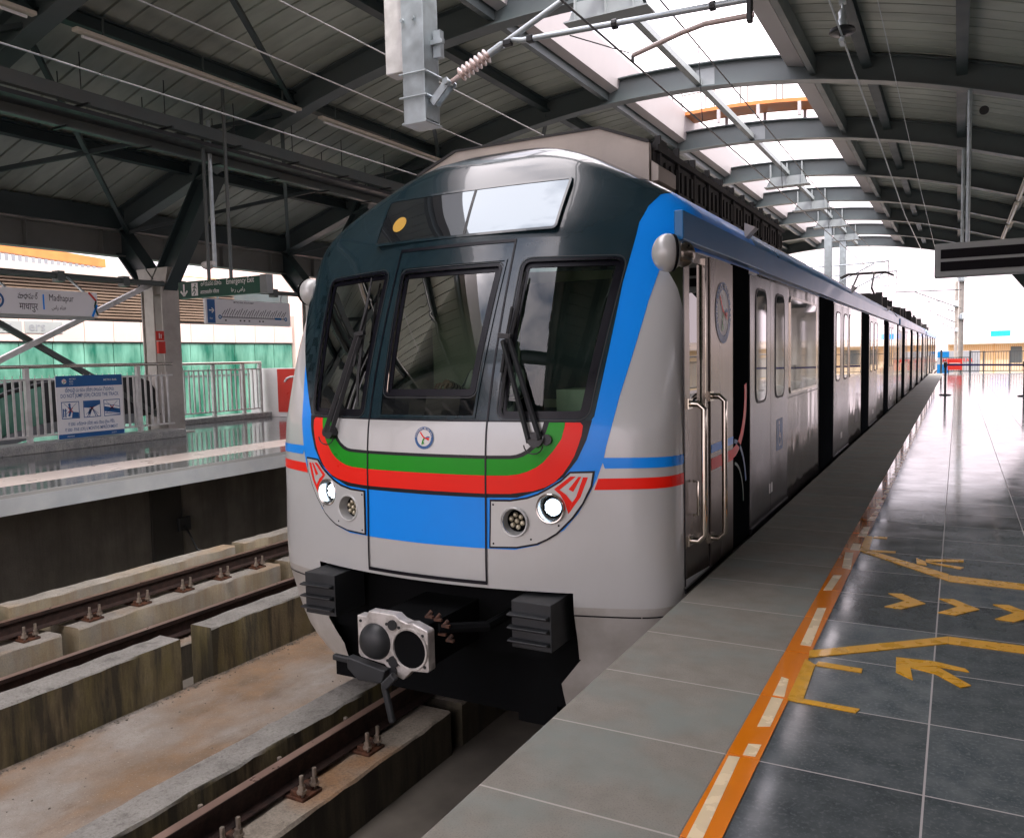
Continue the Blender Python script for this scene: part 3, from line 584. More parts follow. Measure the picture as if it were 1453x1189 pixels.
# orange maintenance walkway over the skylight
t=thing('roof_walkway',(-4.4,20,6.6),'orange maintenance walkway with white railing above the skylight','walkway')
xs=[-6.1+.4*i for i in range(9)]
b=MB(); 
for i in range(8): b.prism([(xs[i],19.6,AZ(xs[i])+.52),(xs[i+1],19.6,AZ(xs[i+1])+.52),(xs[i+1],19.6,AZ(xs[i+1])+.6),(xs[i],19.6,AZ(xs[i])+.6)],(0,.8,0))
b.build('deck',MAT['orangesheet'],t)
for x in (-5.9,-5.0,-4.1,-3.2,-2.7):
    for y in (19.62,20.38): MB().bar((x,y,AZ(x)+.22),(x,y,AZ(x)+.52),.07,.07).build('leg',MAT['frame'],t)
b=MB()
for y in (19.62,20.38):
    for h in (.95,1.3):
        b.tube([(x,y,AZ(x)+.52+h*.75) for x in xs],.016,6)
    for x in xs[::2]: b.tube([(x,y,AZ(x)+.6),(x,y,AZ(x)+1.55)],.018,6)
b.build('railing',MAT['eave'],t)
# hanging indicator board at the right
t=thing('indicator_board',(1.0,15.5,2.5),'grey hanging train indicator board with two dark displays','display board')
MB().box(-.37,15.38,2.48,2.35,15.62,3.03).build('casing',MAT['boardgrey'],t,bevel=.02)
for z in (2.58,2.78): MB().box(-.28,15.37,z,2.26,15.379,z+.15).build('display',MAT['ledstrip'],t)
for x in (.1,1.9): MB().tube([(x,15.5,3.03),(x,15.5,AZ(x)-.2)],.035,10).build('hanger',MAT['galv'],t)
t=thing('indicator_board',(1.0,20,2.5),'second indicator board hanging behind the first one','display board')
MB().box(-.2,19.9,2.88,2.35,20.1,3.35).build('casing',MAT['boardgrey'],t,bevel=.02)
for x in (.03,1.9): MB().tube([(x,20,3.35),(x,20,AZ(x)-.2)],.035,10).build('hanger',MAT['galv'],t)
MB().disc((.3,15.5,5.1),(0,1,0),.07,14,th=.03).build('ring_lamp',MAT['black'],org=(.3,15.5,5.1))
tag(bpy.data.objects['ring_lamp'],'small dark ring hook hanging beside the indicator board hanger','hook')
# ------------------------------------------------------------------ far platform furniture
RB='railings and granite kerbs on the far platform'
tag(MB().box(-13.1,-8,0,-12.6,10.5,.145).build('granite_kerb',MAT['granite'],org=(-12.8,10.5,0),bevel=.01),'speckled granite kerb below the railing with the blue notice','kerb')
tag(MB().box(-15.3,12.2,0,-14.9,15.1,.12).build('granite_kerb',MAT['granite'],org=(-15,12.2,0),bevel=.01),'granite kerb below the railing in front of the green glazing, behind the column','kerb')
def railing(x,y0,y1,z0,ztop,zmid,posts,step,label,m='railpaint'):
    t=thing('railing',(x,y0,z0),label,'railing')
    MB().tube([(x,y0,ztop),(x,y1,ztop)],.03,10).build('handrail',MAT['handle'],t,smooth=40)
    b=MB(); b.box(x-.02,y0,zmid-.03,x+.02,y1,zmid); b.box(x-.02,y0,z0+.09,x+.02,y1,z0+.12)
    y=y0+step/2
    while y<y1: b.box(x-.012,y-.016,z0+.12,x+.012,y+.016,zmid-.03); b.tube([(x,y,zmid),(x,y,zmid+.05)],.006,4) ; y+=step
    b.build('baluster_panel',MAT[m],t)
    for y in posts: MB().box(x-.035,y-.035,z0,x+.035,y+.035,ztop-.02).build('post',MAT[m],t)
railing(-12.85,-4,10.45,.145,1.35,1.16,(1.9,3.85,5.8,7.72,9.72),.118,'grey baluster railing on the granite kerb, carrying the blue and white notice')
railing(-15.1,12.25,14.9,.12,1.34,1.2,(12.3,13.4,14.3,14.85),.135,'grey railing in front of the green glazing between column and white wall')
# white parapet with red panel
t=thing('parapet_wall',(-15,15.2,0),'low white wall with a red panel beside the train nose','wall')
MB().box(-15.6,15.0,0,-13.95,15.25,1.19).build('wall_body',MAT['white'],t,bevel=.01)
MB().box(-14.66,14.985,.12,-13.97,14.999,1.17).build('red_panel',MAT['redbox'],t)
b=MB(); b.tube([(-14.42,14.98,.86),(-14.34,14.98,.94),(-14.22,14.98,.98),(-14.1,14.98,.98)],.025,8); b.build('white_mark',MAT['white'],t)
# notice board: do not jump or cross the track
t=thing('notice_board',(-12.72,8.7,.17),'blue and white notice with three warning pictures tied to the railing','sign')
X=-12.72
MB().box(X-.02,8.11,.17,X,9.3,1.19).build('panel',MAT['offwhite'],t)
X+=.003
def q(b,y0,z0,y1,z1,dx=0): b.poly([(X+dx,y0,z0),(X+dx,y1,z0),(X+dx,y1,z1),(X+dx,y0,z1)])
for z0,z1 in ((1.01,1.19),(.17,.245)): b=MB(); q(b,8.11,z0,9.3,z1); b.build('colour_band',MAT['navy'],t,normals=False)
b=MB(); up=(0,0,1); ry=(0,1,0)
b.use(MAT['navy'])
b.text('ట్రాకుపై దూకడం (లేదా) దాటడం చేయరాదు',(X,8.7,.925),ry,up,.085,'CENTER',.62)
b.text('DO NOT JUMP (OR) CROSS THE TRACK',(X,8.7,.835),ry,up,.086,'CENTER',.68)
b.text('₹ 500/- జరిమానా (లేదా) ఆరు నెలల జైలు శిక్ష',(X,8.7,.375),ry,up,.075,'CENTER',.62)
b.text('₹ 500/- FINE (OR) 6 MONTHS IMPRISONMENT',(X,8.7,.285),ry,up,.076,'CENTER',.62)
b.use(MAT['white']); 
for i,s_ in enumerate(('METRO','RAIL','LTD')): b.text(s_,(X+.002,8.34,1.125-.04*i),ry,up,.035)
b.text('METRO RAIL',(X+.002,8.95,1.09),ry,up,.045)
b.text('HELPLINE',(X+.002,8.25,.195),ry,up,.03); b.text('SAFETY',(X+.002,9.05,.195),ry,up,.03)
b.build('lettering',None,t,normals=False)
def ring(b,c,r0,r1,right,up,n=28):
    c=Vector(c);r=Vector(right);u=Vector(up)
    o=[c+r1*(math.cos(2*math.pi*k/n)*r+math.sin(2*math.pi*k/n)*u) for k in range(n)]
    if r0<=0: b.poly(o); return
    i_=[c+r0*(math.cos(2*math.pi*k/n)*r+math.sin(2*math.pi*k/n)*u) for k in range(n)]
    for k in range(n): b.poly([o[k],o[(k+1)%n],i_[(k+1)%n],i_[k]])
def strip(b,pts,w,nrm):
    """flat brush stroke of width w through pts"""
    n=Vector(nrm)
    for p,q_ in zip(pts,pts[1:]):
        p=Vector(p);q_=Vector(q_); d=(q_-p).normalized(); s_=d.cross(n)*w/2; b.poly([p-s_,q_-s_,q_+s_,p+s_])
def roundel(b,c,r,right,up,nrm,mats=('white','navy','red','green'),lift=.0012):
    c=Vector(c);ri=Vector(right);u=Vector(up);n=Vector(nrm)
    b.use(MAT[mats[0]]); ring(b,c,0,r,ri,u)
    b.use(MAT[mats[1]]); ring(b,c+n*lift,r*.74,r,ri,u)
    P=lambda x,y: c+n*lift*2+ri*x*r+u*y*r
    b.use(MAT[mats[2]]); strip(b,[P(-.42,.52),P(-.1,.1),P(.12,-.02),P(.55,-.05)],r*.13,n); strip(b,[P(.2,-.04),P(.52,-.2)],r*.1,n)
    b.use(MAT[mats[1]]); strip(b,[P(.12,-.02),P(.4,.12),P(.6,.06)],r*.1,n)
    b.use(MAT[mats[3]]); strip(b,[P(.05,0),P(-.12,-.25),P(-.2,-.6)],r*.13,n); strip(b,[P(-.14,-.28),P(.02,-.55)],r*.09,n)
b=MB(); roundel(b,(X+.002,8.25,1.1),.055,ry,up,(1,0,0)); b.build('roundel',None,t,normals=False)
b=MB()
for y0 in (8.18,8.56,8.93):
    b.use(MAT['navy']); q(b,y0,.49,y0+.31,.77,.0005); b.use(MAT['offwhite']); q(b,y0+.012,.502,y0+.298,.758,.001)
    P=lambda a,c,y0=y0: (X+.0016,y0+.31*a,.49+.28*c)
    b.use(MAT['navy'])
    if y0<8.3:
        b.poly([P(.55,.05),P(.95,.05),P(.95,.35),P(.6,.4)]); strip(b,[P(.1,.1),P(.1,.6)],.02,(1,0,0)); strip(b,[P(.22,.1),P(.22,.6)],.02,(1,0,0)); strip(b,[P(.08,.5),P(.3,.5)],.015,(1,0,0)); strip(b,[P(.45,.75),P(.5,.45),P(.4,.15)],.035,(1,0,0)); ring(b,P(.45,.82),0,.022,ry,up,10)
    elif y0<8.7:
        b.poly([P(.04,.6),P(.5,.55),P(.96,.75),P(.96,.96),P(.04,.96)]); 
        for a in (.2,.32,.7,.82): strip(b,[P(a,.05),P(.5,.55)],.012,(1,0,0))
        strip(b,[P(.3,.2),P(.42,.5)],.04,(1,0,0))
    else:
        b.poly([P(.04,.3),P(.96,.12),P(.96,.4),P(.04,.6)]); strip(b,[P(.05,.2),P(.95,.06)],.012,(1,0,0)); strip(b,[P(.05,.75),P(.95,.55)],.01,(1,0,0))
    b.use(MAT['redbox']); X0=X; strip(b,[P(.38,.35),P(.62,.65)],.016,(1,0,0)); strip(b,[P(.38,.65),P(.62,.35)],.016,(1,0,0))
    b.use(MAT['navy']); strip(b,[P(.15,.9),P(.85,.2)],.006,(1,0,0)); strip(b,[P(.15,.2),P(.85,.9)],.006,(1,0,0))
b.build('picture_panel',None,t,normals=False)
# station name sign
t=thing('station_sign',(-12.9,8,2.17),'long white station name sign hanging above the railing','sign')
MB().box(-13.0,5.4,2.17,-12.9,9.06,2.58).build('panel',MAT['offwhite'],t,bevel=.01)
X=-12.897
b=MB(); b.use(MAT['signblk']); b.text('మాధాపూర్',(X,7.70,2.42),ry,up,.12,'LEFT',.62); b.text('माधापुर',(X,7.72,2.25),ry,up,.15,'LEFT',.72); b.text('Madhapur',(X,8.2,2.405),ry,up,.155,'LEFT',.68,0); b.text('\uFEB1\uFE8E\uFEAD \uFEE3\uFE8E\uFEA9\uFEEB',(X,8.24,2.27),ry,up,.09,'LEFT',.7)
b.build('lettering',None,t,normals=False)
b=MB(); b.use(MAT['blue']); q(b,8.1,2.26,8.125,2.5,.001); b.use(MAT['redbox']); strip(b,[(X,8.90,2.575),(X,9.03,2.44)],.035,(1,0,0)); b.use(MAT['exitg']); strip(b,[(X,9.03,2.44),(X,9.0,2.34),(X,9.05,2.2)],.035,(1,0,0)); b.use(MAT['blue']); strip(b,[(X,9.045,2.37),(X,8.95,2.175)],.04,(1,0,0)); b.build('stripe',None,t,normals=False)
b=MB(); roundel(b,(X,7.36,2.38),.13,ry,up,(1,0,0)); b.build('roundel',None,t,normals=False)
b=MB(); b.box(-12.98,5.4,2.12,-12.92,9.0,2.165); b.build('lamp_rail',MAT['boardgrey'],t)
for y in (6.2,7.55,8.85): MB().bar((-12.95,y,2.58),(-13.38,y,2.86),.03,.03).build('hanger',MAT['galv'],t)
# emergency exit sign
t=thing('exit_sign',(-10.4,9.5,2.4),'dark green emergency exit sign hanging from two poles','sign')
MB().box(-11.42,9.5,2.42,-9.5,9.62,2.69).build('panel',MAT['exitg'],t,bevel=.008)
MB().box(-9.56,9.49,2.41,-9.42,9.63,2.7).build('end_cap',MAT['signframe'],t)
b=MB(); b.use(MAT['white']); Yf=9.496; rx=(1,0,0)
b.text('అత్యవసర ద్వారం',(-10.88,Yf,2.6),rx,up,.1,'LEFT',.6); b.text('Emergency Exit',(-10.3,Yf,2.595),rx,up,.125,'LEFT',.78); b.text('आपातकालीन निकास',(-10.9,Yf,2.47),rx,up,.08,'LEFT',.7); b.text('\uFE8E\uFEEB\uFEAD \uFEF0\uFEE3\uFE8E\uFEAE',(-10.2,Yf,2.47),rx,up,.09)
P=lambda x,z: (x,Yf,z)
strip(b,[P(-11.28,2.65),P(-11.28,2.48)],.035,(0,-1,0)); strip(b,[P(-11.36,2.54),P(-11.28,2.46),P(-11.2,2.54)],.035,(0,-1,0))
b.poly([P(-11.1,2.45),P(-10.95,2.45),P(-10.95,2.66),P(-11.1,2.66)])
b.use(MAT['exitg']); Yf-=.001
ring(b,P(-11.01,2.63),0,.016,rx,up,10); strip(b,[P(-11.02,2.61),P(-11.04,2.55),P(-11.01,2.51),P(-11.05,2.46)],.02,(0,-1,0)); strip(b,[P(-11.04,2.55),P(-11.08,2.5)],.018,(0,-1,0)); strip(b,[P(-11.07,2.58),P(-11.02,2.6),P(-10.98,2.56)],.014,(0,-1,0))
b.build('lettering',None,t,normals=False)
for x in (-10.25,-10.75): MB().tube([(x,9.56,2.69),(x,9.56,AZ(x)-.05)],.028,8).build('pole',MAT['steel'],t)
t=thing('speaker_pole',(-10.95,9.9,3),'pale drop pole with a small white camera left of the exit sign','camera')
MB().tube([(-10.98,9.9,2.95),(-10.98,9.9,AZ(-10.98)-.1)],.035,8).build('pole',MAT['galv'],t)
b=MB(); b.sphere((-11.1,9.85,2.98),.09,1,1.3,.8); b.box(-11.1,9.82,2.98,-10.95,9.92,3.04); b.build('camera_head',MAT['white'],t,smooth=40)
# route map sign
t=thing('route_map_sign',(-13.5,13,2.17),'white route map sign with a dark blue end panel, behind the exit sign','sign')
MB().box(-13.56,11.87,2.15,-13.48,14.28,2.67).build('panel',MAT['offwhite'],t,bevel=.01)
X=-13.476
b=MB(); b.use(MAT['navy']); q(b,11.9,2.17,12.1,2.65); b.use(MAT['signblk']); q(b,12.25,2.3,14.1,2.312); q(b,12.25,2.285,14.1,2.291)
for k in range(27):
    y=12.28+k*.068; strip(b,[(X,y,2.31),(X,y,2.335)],.01,(1,0,0)); strip(b,[(X,y,2.345),(X,y+.09,2.345+.1+.06*((k*37)%5)/5)],.014,(1,0,0))
for y in (12.35,12.75,12.86,13.0,13.3,13.4): q(b,y,2.22,y+.045,2.25)
b.text('METRO RAIL ROUTE MAP',(X,12.6,2.6),ry,up,.05)
b.use(MAT['bluedk']); q(b,13.78,2.28,13.98,2.325,.001); ring(b,(X+.001,12.22,2.3),.02,.045,ry,up,14); ring(b,(X+.001,14.12,2.3),.02,.045,ry,up,14)
b.use(MAT['white']); strip(b,[(X+.002,11.94,2.43),(X+.002,12.06,2.43)],.025,(1,0,0)); strip(b,[(X+.002,12.01,2.48),(X+.002,12.065,2.43),(X+.002,12.01,2.38)],.025,(1,0,0)); b.text('Exit',(X+.002,11.95,2.25),ry,up,.05)
b.build('route_print',None,t,normals=False)
for y in (12.2,14.0): MB().tube([(-13.5,y,2.67),(-13.47,y,2.84)],.02,8).build('hanger',MAT['galv'],t)
# fire alarm on the column
t=thing('fire_alarm',(-13.44,10.9,1.55),'red fire alarm box and sign on the steel column','fire alarm')
MB().box(-13.455,10.62,1.55,-13.39,10.78,1.78).build('call_box',MAT['redbox'],t,bevel=.008)
b=MB(); b.use(MAT['redbox']).box(-13.455,10.62,1.80,-13.445,10.8,1.98); b.use(MAT['white']); strip(b,[(-13.443,10.69,1.84),(-13.443,10.69,1.94)],.02,(1,0,0)); strip(b,[(-13.443,10.73,1.84),(-13.443,10.73,1.92)],.02,(1,0,0)); b.build('sign_plate',None,t)
# escalator behind the railing
t=thing('escalator',(-14.1,9,0),'escalator with black handrails rising behind the notice railing','escalator')
hp=[(3.5,-1.9),(5.2,-.75),(6.4,.08),(7.2,.6),(7.9,.92),(8.5,1.05),(9.2,1.09),(10.3,1.1),(10.62,1.0),(10.78,.78),(10.75,.55),(10.6,.4)]
for x in (-13.75,-14.75):
    MB().tube([(x,y,z) for y,z in hp],.04,8).build('handrail',MAT['blackrub'],t,smooth=40)
    lo=[(y,z-.75) for y,z in hp[:8]]
    b=MB(); b.prism([(x-.01,y,z-.03) for y,z in hp[:6]]+[(x-.01,y,z) for y,z in lo[:6][::-1]],(.02,0,0)); b.build('balustrade_glass',MAT['greenglass'],t)
    b=MB(); b.prism([(x-.03,y,z-.02) for y,z in hp[5:]]+[(x-.03,y,z) for y,z in lo[5:][::-1]],(.06,0,0)); b.build('newel',MAT['bufr'],t)
    b=MB(); b.prism([(x-.06,y,z+.08) for y,z in lo]+[(x-.06,y,z-.1) for y,z in lo[::-1]],(.12,0,0)); b.build('skirting',MAT['fascia'],t)
# ------------------------------------------------------------------ building behind the far platform
t=thing('glass_building',(-20,14,-12),'station building with green glazing below pale cladding panels','building')
Y0_,Y1_=-6.,21.2
b=MB()
y=Y0_
ky=[11.89+.845*k for k in range(-22,12) if Y0_<11.89+.845*k<Y1_]
ed=[Y0_]+ky+[Y1_]
for a,c in zip(ed,ed[1:]): b.box(-20.06,a+.012,-1.5,-20.0,c-.012,1.96)
b.build('glazing',MAT['greenglass'],t)
b=MB()
for a,c in zip(ed,ed[1:]): b.box(-20.1,a+.008,1.985,-19.94,c-.008,2.52)
b.build('cladding',MAT['cream'],t,bevel=.004)
b=MB(); b.box(-20.3,Y0_,-12,-20.08,Y1_,3.66); b.box(-20.2,Y0_,1.95,-19.98,Y1_,2.0)
for yy in ed: b.box(-20.1,yy-.02,1.0,-19.985,yy+.02,1.03)
b.box(-20.08,Y0_,.95,-19.99,Y1_,1.0); b.build('mullion',MAT['steel'],t)
b=MB(); z=2.6
while z<3.62:
    b.prism([(-20.07,Y0_,z),(-19.95,Y0_,z+.012),(-19.95,Y0_,z+.05),(-20.07,Y0_,z+.075)],(0,Y1_-2.5-Y0_,0)); z+=.08
b.build('shutter',MAT['shutter'],t)
MB().box(-20.35,Y0_,3.68,-19.7,18.6,3.86).build('roof_edge',MAT['stone'],t)
b=MB(); b.box(-24,18.7,2.6,-20.12,21.25,3.2); b.box(-24,21.25,-12,-19.9,33,2.9); b.box(-26,23,2.9,-21,33,6); b.build('end_block',MAT['cream'],t)
b=MB(); b.use(MAT['boardgrey']); b.box(-19.94,12.02,2.18,-19.92,12.98,2.47); b.box(-19.94,11.0,2.18,-19.92,11.95,2.47); b.use(MAT['fascia']); b.text('ers',(-19.91,12.1,2.24),ry,up,.33,'LEFT',1.05); b.text('ow',(-19.91,11.25,2.24),ry,up,.33,'LEFT',1.05); b.build('lettering',None,t)
def plain(name,box,m,label,cat): return tag(MB().box(*box).build(name,MAT[m],org=box[:3]),label,cat)
t=thing('orange_canopy',(-22.5,13,3.9),'orange steel roof edge above the brown shutters at the left photo edge','canopy')
b=MB(); b.prism([(-22.6,10.5,4.55),(-22.6,16.0,4.25),(-22.6,16.0,4.5),(-22.6,10.5,4.85)],(.3,0,0)); b.build('edge_beam',MAT['orangesheet'],t)
b=MB()
for k in range(30): b.box(-22.28,10.5+k*.18,3.3,-22.26,10.6+k*.18,4.5-k*.009)
for y in (11,13,15): b.box(-22.5,y,-2,-22.4,y+.1,4.0)
b.build('cladding_sheet',MAT['fascia'],t)
t=thing('orange_canopy',(-23,20,3.5),'orange and rust red roof sheets seen behind the exit sign','canopy')
b=MB(); b.box(-23.2,17.8,3.95,-22.9,20.8,4.3); b.build('edge_beam',MAT['orangesheet'],t)
b=MB()
for k in range(40): b.box(-22.88,19.6+k*.11,3.5,-22.84,19.68+k*.11,4.1)
b.box(-22.95,23,3.2,-22.8,24.4,3.8); b.build('roof_sheet',MAT['redsheet'],t)
b=MB(); b.box(-23,19.4,-3,-22.9,19.5,3.8); b.box(-23,23.6,-3,-22.9,23.7,3.8); b.build('post',MAT['fascia'],t)
# ------------------------------------------------------------------ far end of the near platform
t=thing('end_fence',(1,48.5,0),'dark steel fence across the far end of the near platform','fence')
def fpanel(x0,x1,zt,name='baluster_panel'):
    b=MB(); b.box(x0,48.48,zt-.04,x1,48.52,zt); b.box(x0,48.48,.08,x1,48.52,.12)
    x=x0+.06
    while x<x1: b.box(x-.009,48.49,.12,x+.009,48.51,zt-.04); x+=.115
    b.build(name,MAT['fence'],t)
fpanel(.58,5.5,1.1); fpanel(-.72,.5,.83)
for x,z in ((-.78,1.22),(.54,1.15),(1.15,1.12),(2.3,1.12),(3.45,1.12),(4.6,1.12)): MB().box(x-.05 if z>1.14 else x-.03,48.45,0,x+.05 if z>1.14 else x+.03,48.55,z).build('post',MAT['fence'],t)
t=thing('warning_board',(-.15,48.35,.1),'red board on the low fence at the far platform end','sign')
b=MB(); b.use(MAT['redbox']).box(-.48,48.35,.17,.18,48.4,.75); b.use(MAT['white']).box(-.4,48.34,.5,.1,48.35,.53); b.box(-.4,48.34,.42,.05,48.35,.44); b.build('panel',None,t)
b=MB(); b.box(-.45,48.36,0,-.41,48.39,.2); b.box(.1,48.36,0,.14,48.39,.2); b.build('leg',MAT['fence'],t)
def stanchion(x,y,label):
    t=thing('queue_post',(x,y,0),label,'queue post','queue posts with blue belt')
    MB().lathe((x,y,0),(0,0,1),[(0,.16),(.012,.16),(.03,.12),(.035,.03)],18).build('base',MAT['fence'],t,smooth=40)
    MB().tube([(x,y,.03),(x,y,.9)],.03,12).build('pole',MAT['black'],t,smooth=40)
    MB().tube([(x,y,.78),(x,y,.92)],.042,12).build('belt_head',MAT['black'],t,smooth=40); return t
s0=stanchion(-.31,26.1,'black queue post holding the left end of the blue belt'); copy_thing(s0,(1.55,25.6,0),'black queue post at the right edge of the photo holding the blue belt'); copy_thing(s0,(3.4,25.1,0),'black queue post beyond the right photo edge')
tag(MB().bar((-.31,26.1,.85),(1.55,25.6,.83),.004,.05).build('queue_belt',MAT['belt'],org=(-.31,26.1,.85)),'blue queue belt stretched between two black posts','belt'); 
tag(MB().bar((1.55,25.6,.83),(3.4,25.1,.84),.004,.05).build('queue_belt',MAT['belt'],org=(1.55,25.6,.83)),'blue queue belt running out of the right photo edge','belt')
def pole(x,y,h,label,arms):
    t=thing('line_mast',(x,y,-2),label,'mast','line masts beyond the platform end')
    b=MB(); b.box(x-.13,y-.13,-2,x-.1,y+.13,h); b.box(x+.1,y-.13,-2,x+.13,y+.13,h); b.box(x-.1,y-.02,-2,x+.1,y+.02,h); b.build('post',MAT['colsteel'],t)
    b=MB()
    for z,dx in arms: b.tube([(x,y,z),(x+dx,y,z+.05)],.03,6); b.tube([(x,y,z-1.0),(x+dx*.7,y,z)],.03,6); b.tube([(x+dx,y,z+.05),(x+dx,y,z-.4),(x+dx*.8,y,z-.5)],.02,6)
    b.build('bracket_tube',MAT['wire'],t)
    b=MB(); b.lathe((x,y-.15,h-2.2),(0,0,1),[(0,.05),(.05,.2),(.25,.24),(.5,.2),(.6,.05)],10); b.lathe((x+.05,y-.15,h-4.2),(0,0,1),[(0,.05),(.05,.13),(.3,.13),(.35,.05)],8); b.build('insulator',MAT['galv'],t)
    return t
pole(.1,50.5,7.0,'pale steel mast with insulators behind the indicator board',((4.4,-3.2),))
for k,(x,y) in enumerate(((-.2,78),(-.2,112),(-.2,150))): pole(x,y,6.8,('mast just left of the big far mast, beyond the platform','small distant mast over the rails, middle one of the far row','most distant mast over the rails')[k],((5.2,-3.,),(4.4,-2.8)))
wire('feeder_wire',[(.05,50.5,5.1),(-6,90,5.0),(-7,150,5)],.02,'far wire running left from the pale mast','overhead wire')
t=thing('yellow_building',(4,90,-12),'low yellow striped building beyond the platform end','building')
b=MB(); b.box(-.9,90,-12,30,104,1.62); b.build('wall',MAT['yellowbld'],t)
b=MB(); b.box(-1.3,88.8,1.62,30,104.5,1.9); b.prism([(-1.2,89,1.9),(30,89,1.9),(30,89,2.55),(2,89,2.25),(-1.2,89,2.2)],(0,15,0)); b.build('roof',MAT['pinkbld'],t)
b=MB()
for k in range(40): b.prism([(-.8+k*.16,89.95,.1),(-.74+k*.16,89.95,.1),(-.66+k*.16,89.95,1.5),(-.72+k*.16,89.95,1.5)],(0,.04,0))
for x in (2.9,5.4,8): b.box(x,89.9,-4,x+.12,90,1.6)
b.build('awning',MAT['awning'],t)
b=MB(); b.box(4.3,89.92,-.2,5.2,89.99,1.3); b.box(6,89.92,-.2,7.6,89.99,1.3); b.build('window',MAT['steel'],t)
b=MB(); b.box(2.8,95,2.3,4.5,96,2.9); b.build('water_tank',MAT['blue'],t)
t=thing('blue_hut',(-1.6,80,-3),'small blue and white hut with red writing behind the fence','hut')
b=MB(); b.use(MAT['fascia']).box(-1.6,80,-3,1.6,83,1.02); b.use(MAT['bluedk']); b.box(-1.6,79.98,-.9,-.7,80,-.1); b.box(-1.6,79.98,.5,-.7,80,1.0); b.build('wall',None,t); b=MB(); b.use(MAT['redbox']).text('METRO RAIL',(-1.2,79.95,.1),(1,0,0),(0,0,1),.42); b.build('lettering',None,t,normals=False)
# right hand side: railing and roof of the street side, houses (seen mirrored in the train)
t=thing('side_railing',(5.5,10,0),'grey railing along the outer edge of the near platform, right of the photo','railing')
b=MB(); b.tube([(5.45,-14,1.2),(5.45,PE,1.2)],.03,8); b.box(5.43,-14,.1,5.47,PE,.14); b.box(5.43,-14,1.0,5.47,PE,1.03)
y=-14
while y<PE: b.box(5.44,y,.14,5.46,y+.025,1.0); y+=.15
b.build('baluster_panel',MAT['railpaint'],t)
b=MB()
for k in range(22): b.box(5.4,-14+k*2.9,0,5.5,-13.92+k*2.9,1.2)
b.build('post',MAT['railpaint'],t)
t=thing('shade_block',(5.2,0,0),'brown block added out of view beside the camera to hold back light','building')  # unseen block added to cut the light reaching the near side
MB().box(4.45,-9,0,6.2,9.5,3.1).build('wall',MAT['brownwall'],t)
b=MB(); b.box(4.43,1,0,4.449,2,2.2); b.box(4.43,5,0,4.449,6,2.2); b.build('door',MAT['bufr'],t)
HL=['tall pale block far to the right of the platform','yellow block far to the right of the platform','pink block far right, beyond the yellow one','cream block at the far right, beyond the pink one','low pale block behind the photographer','grey block beyond the tracks, far left','pale far block behind the glazed building','distant yellow block beyond the viaduct, left','distant pale block beyond the viaduct, right']
HS=[(60,-20,75,5,1,'pinkbld'),(62,12,80,40,-2,'stone'),(70,46,90,80,3,'pinkbld'),(60,90,85,120,-1,'stone'),(-15,-90,20,-70,4,'stone'),(-80,-20,-60,20,-3,'fascia'),(-90,60,-60,90,2,'pinkbld'),(-40,190,-15,220,1,'yellowbld'),(14,180,45,210,.5,'pinkbld')]
for (x0,y0,x1,y1,h,m),l in zip(HS,HL):
    t=thing('apartment_block',((x0+x1)/2,(y0+y1)/2,-12),l,'building','far apartment blocks')
    b=MB(); b.box(x0,y0,-12,x1,y1,h); b.box(x0-.4,y0-.4,h,x1+.4,y1+.4,h+.5); b.box(x0+3,y0+3,h+.5,x0+7,y0+7,h+2.5); b.build('wall',MAT[m],t)
    b=MB()
    for k in range(3):
        z=h-3.2-k*3.1
        yy=y0+1.5
        while yy<y1-2:
            xs_=x0 if x0>0 else x1
            b.box(xs_-.05,yy,z,xs_+.05,yy+1.4,z+1.5); yy+=3
        xx=x0+1.5
        while xx<x1-2: b.box(xx,y0-.05,z,xx+1.4,y0+.05,z+1.5); xx+=3
    b.build('window',MAT['gloss'],t)
# ------------------------------------------------------------------ metro train
CX=-2.85; YE=6.6
def herm(tab,x):
    n=len(tab)
    if x<=tab[0][0]: return tab[0][1]
    if x>=tab[-1][0]: return tab[-1][1]
    for i in range(n-1):
        if tab[i][0]<=x<=tab[i+1][0]: break
    d=[(tab[k+1][1]-tab[k][1])/(tab[k+1][0]-tab[k][0]) for k in range(n-1)]
    def m(k):
        if k==0: return d[0]
        if k==n-1: return d[-1]
        if d[k-1]*d[k]<=0: return 0.
        return 2*d[k-1]*d[k]/(d[k-1]+d[k])
    h=tab[i+1][0]-tab[i][0]; t=(x-tab[i][0])/h
    return (2*t**3-3*t*t+1)*tab[i][1]+(t**3-2*t*t+t)*h*m(i)+(-2*t**3+3*t*t)*tab[i+1][1]+(t**3-t*t)*h*m(i+1)
WT=[(-.8,1.0),(-.7,1.16),(-.5,1.36),(-.25,1.45),(0,1.475),(1.9,1.475),(2.0,1.475),(2.1,1.465),(2.2,1.42),(2.3,1.31),(2.4,1.16),(2.5,.97),(2.6,.79),(2.7,.57),(2.77,.37),(2.81,.2),(2.835,.04)]
YT=[(-.8,4.26),(-.6,4.18),(-.3,4.12),(-.1,4.075),(.1,4.07),(.4,4.08),(.7,4.09),(.9,4.11),(1.0,4.135),(1.3,4.225),(2.05,4.53),(2.15,4.58),(2.43,4.765),(2.58,4.88),(2.68,4.99),(2.75,5.14),(2.80,5.36),(2.825,5.62),(2.835,5.85)]
def W(z): return herm(WT,z)
def Y0(z): return herm(YT,z)
_c={}
